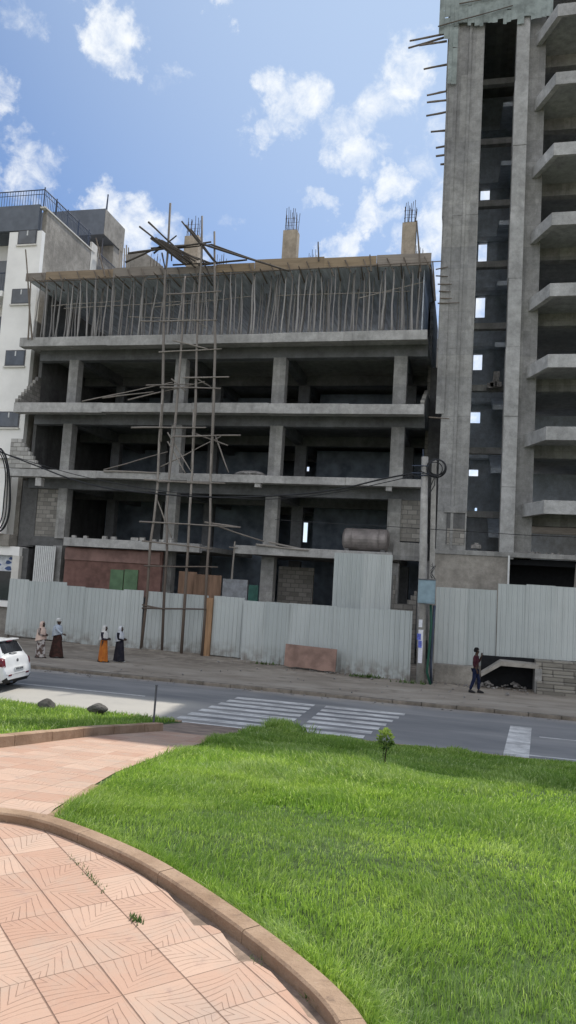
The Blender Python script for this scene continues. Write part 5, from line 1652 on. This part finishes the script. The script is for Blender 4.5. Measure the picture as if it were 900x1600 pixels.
def skin_mesh(name, pts, edges, rad, root, mat, parent, sub=1):
    me = bpy.data.meshes.new(name)
    me.from_pydata([tuple(p) for p in pts], edges, []); me.update()
    o = bpy.data.objects.new(name, me); COL.objects.link(o)
    o.modifiers.new('s', 'SKIN')
    for i, r in enumerate(rad): me.skin_vertices[0].data[i].radius = r if isinstance(r, tuple) else (r, r)
    me.skin_vertices[0].data[root].use_root = True
    sb = o.modifiers.new('d', 'SUBSURF'); sb.levels = sub; sb.render_levels = sub
    dg = bpy.context.evaluated_depsgraph_get()
    me2 = bpy.data.meshes.new_from_object(o.evaluated_get(dg))
    bpy.data.objects.remove(o)
    me2.name = name
    o2 = bpy.data.objects.new(name, me2); COL.objects.link(o2)
    me2.materials.clear(); me2.materials.append(mat)
    me2.polygons.foreach_set('use_smooth', [True] * len(me2.polygons))
    o2.parent = parent; ORG[o2.name] = Vector((0, 0, 0))
    return o2


def person(label, loc, rz, height, pose, clothes):
    """front = +x. pose gives hand targets and leg swing"""
    t = thing('person', label, 'person', loc)
    t.rotation_euler.z = rz
    s = height / 1.75
    t.scale = (s, s, s)
    P = []; E = []; RR = []

    def add(p, r, par=None):
        P.append(Vector(p)); RR.append(r)
        if par is not None: E.append((par, len(P) - 1))
        return len(P) - 1
    pel = add((0, 0, .95), (.135, .11)); wa = add((.01, 0, 1.10), (.125, .10), pel); ch = add((.015, 0, 1.30), (.15, .115), wa)
    nb = add((0, 0, 1.44), .075, ch); nk = add((.015, 0, 1.50), .054, nb); jaw = add((.035, 0, 1.575), (.07, .075), nk); he = add((.02, 0, 1.65), (.082, .095), jaw); tp = add((.01, 0, 1.725), (.06, .065), he)
    no = add((.122, 0, 1.615), .014, jaw)
    for sd in (1, -1):
        ear = add((.01, sd * .088, 1.62), .014, he)
    ft = {}
    for sd, sw in ((1, pose['swing']), (-1, -pose['swing'])):
        hp = add((0, sd * .095, .88), .09, pel)
        kx = sw * .5 + .04; fx = sw
        kn = add((kx, sd * .095, .50), .057, hp); an = add((fx - .03, sd * .09, .085), .04, kn)
        toe = add((fx + .06, sd * .095, .04), (.04, .035), an); te = add((fx + .15, sd * .1, .03), (.035, .022), toe); ft[sd] = (fx, kx)
    hands = {}
    for sd, key in ((1, 'left'), (-1, 'right')):
        sh = add((0, sd * .185, 1.40), .06, ch)
        el, wr, fd = [Vector(v) for v in pose[key]]
        e = add(el, .042, sh); w = add(wr, .027, e)
        d = fd.normalized(); side = d.cross(Vector((0, sd, .3))).normalized(); up_ = side.cross(d)
        pm = add(wr + d * .06, (.034, .022), w)
        hands[key] = wr
        for q, L in enumerate((.065, .078, .072, .056)):
            b0 = wr + d * .085 + side * (q - 1.5) * .019
            f1 = add(b0, .0095, pm); f2 = add(b0 + d * L * .55 - up_ * .01, .009, f1); add(b0 + d * L * .9 - up_ * .03, .008, f2)
        th = add(wr + d * .035 + side * -.038, .010, pm); add(wr + d * .075 + side * -.055, .009, th)
    skin_mesh('body', P, E, RR, pel, M['skin'], t, 1)
    for nm, kind, mat, arg in clothes:
        if kind == 'trousers':
            Q = []; QE = []; QR = []
            Q.append((0, 0, .98)); QR.append((.15, .125))
            for sd in (1, -1):
                fx, kx = ft[sd]; b0 = len(Q)
                Q += [(0, sd * .095, .87), (kx, sd * .095, .50), (fx - .03, sd * .09, .10)]; QR += [.108, .078, .062]
                QE += [(0, b0), (b0, b0 + 1), (b0 + 1, b0 + 2)]
            skin_mesh(nm, Q, QE, QR, 0, mat, t)
        elif kind == 'shirt':
            Q = [(0, 0, .93), (.01, 0, 1.10), (.015, 0, 1.30), (0, 0, 1.44)]; QR = [(.16, .135), (.145, .12), (.168, .13), (.09, .085)]; QE = [(0, 1), (1, 2), (2, 3)]
            for sd, key in ((1, 'left'), (-1, 'right')):
                b0 = len(Q); el, wr, fd = [Vector(v) for v in pose[key]]
                Q += [(0, sd * .185, 1.40), el, el + (wr - el) * arg]; QR += [.078, .062, .05]; QE += [(2, b0), (b0, b0 + 1), (b0 + 1, b0 + 2)]
            skin_mesh(nm, Q, QE, QR, 0, mat, t)
        elif kind == 'skirt':
            z0, zt, w0, w1 = arg; vs = []; fs = []; n = 44; m_ = 12
            for j in range(m_ + 1):
                k = j / m_; z = zt + (z0 - zt) * k
                for q in range(n):
                    a = 2 * math.pi * q / n; fold = 1 + .09 * k * math.sin(9 * a + 1.3 * k) + .05 * k * math.sin(4 * a + 2)
                    rx = (w0 + (w1 - w0) * k ** .9) * fold; ry = rx * .82
                    vs.append((rx * math.cos(a) + .02 * k, ry * math.sin(a), z + .015 * math.sin(5 * a) * k))
            for j in range(m_):
                for q in range(n): fs.append((j * n + q, j * n + (q + 1) % n, (j + 1) * n + (q + 1) % n, (j + 1) * n + q))
            g = MB(); g.add(vs, fs); local(nm, g, mat, t)
        elif kind == 'veil':
            zb, wid = arg[:2]; vs = []; fs = []; n = 40
            prof = [(1.79, .02), (1.775, .07), (1.74, .108), (1.69, .128), (1.63, .132), (1.57, .128), (1.52, .122), (1.47, .15), (1.42, .21), (1.34, .245), (1.2, .25)]
            if len(arg) > 2: prof = [(1.50, .085), (1.47, .13), (1.42, .215), (1.34, .25), (1.2, .25)]
            zz = 1.2
            while zz > zb + .02: zz = max(zb, zz - .1); prof.append((zz, .25 + (wid - .25) * (1.2 - zz) / max(.01, 1.2 - zb)))
            for j, (z, r) in enumerate(prof):
                for q in range(n):
                    a = 2 * math.pi * q / n
                    low = max(0, min(1, (1.45 - z) / .4)); fold = 1 + .07 * low * math.sin(8 * a + j * .2) + .03 * low * math.sin(15 * a)
                    k = 1 if z > 1.5 else 1
                    ry = r * (1.0 if z > 1.5 else .98); rx = r * (1.0 if z > 1.5 else .80)
                    vs.append((rx * math.cos(a) * fold - (.01 if z > 1.5 else .02), ry * math.sin(a) * fold, z + (.12 * (math.cos(a)) * low * .5 if z < 1.3 else 0)))
            for j in range(len(prof) - 1):
                zc_ = (prof[j][0] + prof[j + 1][0]) / 2
                for q in range(n):
                    a = 2 * math.pi * (q + .5) / n; a = min(a, 2 * math.pi - a)
                    if 1.535 < zc_ < 1.72 and a < .85: continue
                    fs.append((j * n + q, j * n + (q + 1) % n, (j + 1) * n + (q + 1) % n, (j + 1) * n + q))
            g = MB(); g.add(vs, fs); local(nm, g, mat, t)
        elif kind == 'wrap':      # head cloth only
            g = MB(); g.lathe([(1.645, .112, .112, -.012, 0), (1.70, .118, .116, -.012, 0), (1.75, .105, .105, -.01, 0), (1.785, .07, .07, -.01, 0), (1.80, .02, .02, -.01, 0)], 20); local(nm, g, mat, t)
        elif kind == 'hair':
            vs = []; fs = []; n = 24; prof = [(1.775, .02), (1.765, .06), (1.735, .09), (1.69, .104), (1.64, .104), (1.59, .095)]
            for z, r in prof:
                for q in range(n):
                    a = 2 * math.pi * q / n; vs.append((r * math.cos(a) + .008, r * 1.0 * math.sin(a), z))
            for j in range(len(prof) - 1):
                for q in range(n):
                    a = 2 * math.pi * (q + .5) / n; a = min(a, 2 * math.pi - a)
                    if prof[j][0] < 1.72 and a < 1.15: continue
                    fs.append((j * n + q, j * n + (q + 1) % n, (j + 1) * n + (q + 1) % n, (j + 1) * n + q))
            g = MB(); g.add(vs, fs); local(nm, g, mat, t)
        elif kind == 'shoes':
            for sd in (1, -1):
                fx, kx = ft[sd]; g = MB()
                g.lathe([(0, .135, .048, 0, 0), (.03, .138, .05, 0, 0), (.06, .11, .046, -.02, 0), (.10, .055, .045, -.07, 0)], 16, fx + .05, sd * .095); local(nm, g, mat, t)
    for sd in (1, -1):
        g = MB(); g.rock((.098, sd * .034, 1.645), .011, 1, 1, 1); local('eye', g, M['white_paint'], t)
    g = MB(); g.box(.098, .112, -.025, .025, 1.563, 1.573, .003); local('mouth', g, M['hair'], t)
    return t


def local(name, g, mat, parent, smooth=True):
    me = bpy.data.meshes.new(name); me.from_pydata(g.v, [], g.f); me.update()
    o = bpy.data.objects.new(name, me); COL.objects.link(o); me.materials.append(mat); o.parent = parent
    if smooth: me.polygons.foreach_set('use_smooth', [True] * len(me.polygons))
    ORG[o.name] = Vector((0, 0, 0))
    return o


REL = {'swing': .17, 'left': ((.02, .25, 1.12), (.13, .24, .90), (.1, 0, -1)), 'right': ((-.05, -.25, 1.12), (.02, -.27, .88), (.1, 0, -1))}
HOLD = {'swing': .14, 'left': ((.03, .24, 1.14), (.24, .10, 1.14), (1, -.5, .1)), 'right': ((.03, -.24, 1.14), (.25, -.08, 1.10), (1, .5, .1))}
REACH = {'swing': .18, 'left': ((-.04, .25, 1.13), (.05, .25, .90), (.2, 0, -1)), 'right': ((.24, -.25, 1.22), (.50, -.27, 1.10), (1, 0, -.2))}
PHONE = {'swing': .15, 'left': ((.05, .22, 1.16), (.20, .08, 1.44), (.1, -.2, 1)), 'right': ((-.02, -.25, 1.12), (.10, -.25, .90), (.3, 0, -1))}
cl = mat_cloth
people = [
    ('person in a long peach headscarf and patterned dress, rearmost of the walkers by the fence', (62, 1028), 1.31, HOLD,
     [('dress', 'skirt', cl('print_dress', (.45, .42, .40), (.10, .07, .06), 9), (.06, 1.15, .19, .25)), ('blouse', 'shirt', cl('print_top', (.30, .26, .24), (.09, .06, .05), 9), .9), ('headscarf', 'veil', cl('peach_veil', (.62, .48, .40), (.52, .38, .32), 4), (.86, .30)), ('shoe', 'shoes', M['black'], 0)]),
    ('person in white head wrap, pale blue shawl and dark skirt with one arm reaching forward', (87, 1027), 1.42, REACH,
     [('skirt', 'skirt', cl('dark_skirt', (.045, .028, .024), (.07, .035, .03), 7), (.05, 1.06, .17, .33)), ('shirt', 'shirt', cl('pale_blue', (.42, .47, .52), (.36, .41, .47), 5), .85), ('shawl', 'veil', cl('blue_shawl', (.46, .51, .56), (.40, .45, .52), 5), (.98, .25, 'low')), ('head_wrap', 'wrap', cl('white_wrap', (.62, .62, .60), (.5, .5, .48), 10), 0), ('shoe', 'shoes', M['black'], 0)]),
    ('person in white shawl and long orange skirt walking with folded arms', (160, 1034), 1.30, HOLD,
     [('skirt', 'skirt', cl('orange_skirt', (.46, .16, .035), (.38, .12, .03), 5), (.04, 1.06, .17, .25)), ('blouse', 'shirt', cl('dark_sleeves', (.05, .04, .05), (.03, .03, .04), 8), .92), ('headscarf', 'veil', cl('white_shawl', (.62, .61, .58), (.52, .51, .49), 5), (1.08, .27)), ('shoe', 'shoes', M['black'], 0)]),
    ('person in white headscarf and dark navy dress, foremost of the pairs by the fence', (185, 1034), 1.29, HOLD,
     [('skirt', 'skirt', cl('navy_dress', (.02, .02, .028), (.03, .028, .036), 6), (.05, 1.12, .18, .29)), ('blouse', 'shirt', cl('navy_top', (.022, .022, .03), (.02, .02, .026), 6), .92), ('headscarf', 'veil', cl('white_scarf', (.58, .59, .60), (.46, .48, .52), 6), (1.02, .25)), ('shoe', 'shoes', M['white_paint'], 0)]),
    ('person in maroon shirt and dark blue jeans with a hand raised to the face', (742, 1082), 1.48, PHONE,
     [('trousers', 'trousers', cl('blue_jeans', (.012, .018, .045), (.02, .026, .06), 8), 0), ('shirt', 'shirt', cl('maroon_shirt', (.07, .022, .03), (.045, .016, .022), 6), .55), ('hair', 'hair', M['hair'], 0), ('shoe', 'shoes', M['black'], 0)])]
for lab, (px, py), h, pose, clothes in people:
    p = atz(px, py, .115)
    person(lab, (p.x, p.y, .115), R(-6) if px < 700 else R(-14), h, pose, clothes)

# ------------------------------------------------------------------ parked car, rear three quarter view


def make_car():
    t = thing('parked_car', 'white hatchback seen from behind on the road at the left edge', 'car', (0, 0, 0))
    # stations along x from the tail (0) forward; zb bottom, zt top, w half width, wr roof half width
    S = [(0.00, .36, .56, .70, .66), (.02, .33, .66, .76, .70), (.05, .30, .72, .79, .72), (.09, .28, .90, .80, .72), (.13, .27, 1.00, .81, .70), (.20, .26, 1.06, .82, .68), (.28, .25, 1.18, .825, .63), (.36, .25, 1.30, .83, .60), (.44, .24, 1.41, .83, .585), (.50, .24, 1.455, .83, .58), (.7, .24, 1.475, .835, .58),
         (1.2, .24, 1.50, .84, .585), (1.8, .24, 1.50, .84, .585), (2.2, .24, 1.44, .84, .58), (2.55, .24, 1.22, .84, .62), (2.85, .24, 1.0, .835, .72), (3.2, .24, .93, .82, .72), (3.5, .25, .85, .78, .68), (3.68, .28, .74, .70, .6), (3.74, .32, .60, .6, .5)]
    S = np.array(S)
    xs = np.unique(np.r_[np.linspace(0, .55, 45), np.linspace(.55, 3.74, 75)])
    st = np.array([[np.interp(x, S[:, 0], S[:, k]) for k in range(1, 5)] for x in xs])
    V = []; ring = []
    sub = 5
    for x, (zb, zt, w, wr) in zip(xs, st):
        belt = min(.93, zt - .05)
        key = [(0, zb), (w * .86, zb), (w * .97, zb + .08), (w, zb + (belt - zb) * .45), (w * .985, belt - .06), (w * .955, belt), (wr + .035, zt - .07), (wr * .9, zt - .015), (wr * .5, zt + .012), (0, zt + .018)]
        r_ = []
        for a, b in zip(key[:-1], key[1:]):
            for q in range(sub): r_.append((a[0] + (b[0] - a[0]) * q / sub, a[1] + (b[1] - a[1]) * q / sub))
        r_.append(key[-1]); ring.append(r_)
    m_ = len(ring[0])
    arches = (.68, 3.0)
    parts = {'body': MB(), 'rear_window': MB(), 'side_window': MB(), 'windscreen': MB(), 'tail_light': [MB(), MB()], 'bumper_trim': MB()}
    for sd in (1, -1):
        for i in range(len(xs) - 1):
            xm = (xs[i] + xs[i + 1]) / 2; zt = (st[i][1] + st[i + 1][1]) / 2
            for q in range(m_ - 1):
                c = [(i, q), (i, q + 1), (i + 1, q + 1), (i + 1, q)]
                vs = [(xs[a], sd * ring[a][b][0], ring[a][b][1]) for a, b in c]
                ym = abs(sum(v[1] for v in vs) / 4); zm = sum(v[2] for v in vs) / 4; segk = q // sub
                if any((xm - ax) ** 2 + (zm - .29) ** 2 < .335 ** 2 for ax in arches) and zm < .64 and segk <= 3 and ym > .55: continue
                tgt = parts['body']
                if segk >= 7 and .22 < xm < .46 and ym < .56: tgt = parts['rear_window']
                elif segk == 5 and .75 < xm < 2.45 and zm > .97 and zt > 1.2 and abs(xm - 1.55) > .045 and zm < zt - .1: tgt = parts['side_window']
                elif segk >= 7 and 2.24 < xm < 2.82 and ym < .6: tgt = parts['windscreen']
                elif xm < .24 and zm > .74 and zm < 1.0 and ym > .66: tgt = parts['tail_light'][0 if sd > 0 else 1]
                elif xm < .1 and segk <= 1: tgt = parts['bumper_trim']
                tgt.add(vs, [(0, 1, 2, 3)] if sd > 0 else [(3, 2, 1, 0)])
    # end caps
    for i in (0, len(xs) - 1):
        P = [(xs[i], y, z) for y, z in ring[i]] + [(xs[i], -y, z) for y, z in ring[i][::-1][1:-1]]
        parts['body'].add(P, [tuple(range(len(P)))])
    red = plain('tail_light_red', (.14, .02, .03), .2, var=.3, scale=9)

    def part(n, mb, mt, par=t, smooth=True):
        o = local(n, mb, mt, par, smooth)
        bm = bmesh.new(); bm.from_mesh(o.data); bmesh.ops.remove_doubles(bm, verts=bm.verts[:], dist=.0008); bmesh.ops.recalc_face_normals(bm, faces=bm.faces[:]); bm.to_mesh(o.data); bm.free()
        return o
    part('body', parts['body'], M['car'])
    rw = part('rear_window', parts['rear_window'], M['dark_glass']); part('side_window', parts['side_window'], M['dark_glass']); part('windscreen', parts['windscreen'], M['dark_glass'])
    for k in (0, 1): part('tail_light', parts['tail_light'][k], red)
    part('bumper_trim', parts['bumper_trim'], M['black'])
    g = MB(); g.tube([(.205, .28, 1.1), (.17, .1, 1.10), (.19, -.05, 1.085), (.2, -.12, 1.075)], .014, 6); part('rear_wiper', g, M['black'], rw)
    g = MB(); g.box(.40, .62, -.57, .57, 1.445, 1.49, .015); part('roof_spoiler', g, M['car'])
    g = MB(); g.box(.37, .43, -.14, .14, 1.425, 1.448, .006); part('brake_light', g, red)
    g = MB(); g.box(-.012, .012, -.26, .26, .60, .715, .004); np_ = part('number_plate', g, M['white_paint'])
    for k, dy in enumerate((-.19, -.12, -.05, .03, .10, .17)):
        g = MB(); g.box(-.017, -.0125, dy, dy + .045, .625, .69); part('plate_mark', g, M['frame'], np_)
    g = MB(); g.lathe([(0, .06, .06, 0, 0), (.012, .055, .055, 0, 0)], 18)
    g.v = [(.085 - z, x_, .88 + y_) for x_, y_, z in g.v]; part('badge', g, M['frame'])
    g = MB(); g.box(.07, .10, -.3, .3, .755, .80, .006); part('tailgate_handle', g, M['car'])
    for y in (-.5, .5):
        g = MB(); g.box(-.008, .03, y - .09, y + .09, .46, .51, .006); part('reflector', g, red)
    for sd in (1, -1):
        for ax in arches:
            g = MB()
            prof = [(.62, .20), (.62, .285), (.655, .305), (.80, .305), (.825, .285), (.825, .20)]
            n = 28; vs = []
            for y, r in prof:
                for k in range(n): vs.append((ax + r * math.cos(2 * math.pi * k / n), sd * y, .305 + r * math.sin(2 * math.pi * k / n)))
            g.add(vs, [(j * n + k, j * n + (k + 1) % n, (j + 1) * n + (k + 1) % n, (j + 1) * n + k) for j in range(len(prof) - 1) for k in range(n)])
            wh_ = part('wheel', g, M['black'])
            g = MB(); vs = []
            for y, r in ((.79, .205), (.80, .19), (.805, .05), (.805, .01)):
                for k in range(n): vs.append((ax + r * math.cos(2 * math.pi * k / n), sd * y, .305 + r * math.sin(2 * math.pi * k / n)))
            g.add(vs, [(j * n + k, j * n + (k + 1) % n, (j + 1) * n + (k + 1) % n, (j + 1) * n + k) for j in range(3) for k in range(n)]); part('rim', g, M['rubble'], wh_)
    g = MB(); g.box(.08, 3.6, -.70, .70, .24, .30); part('underbody', g, M['black'])
    g = MB(); g.tube([(.02, .3, .27), (.3, .3, .27)], .03, 8); part('exhaust', g, M['rail'])
    for sd in (1, -1):
        g = MB(); g.box(2.38, 2.5, sd * .84, sd * 1.0, .95, 1.08, .03); part('mirror', g, M['car'])
    return t


car = make_car()
# local +x runs from tail to nose; the nose points left, away from the photographer
car.rotation_euler.z = R(180 + 5)
car.location = (-12.02, 18.9, 0)
car.scale = (.96, .96, .92)
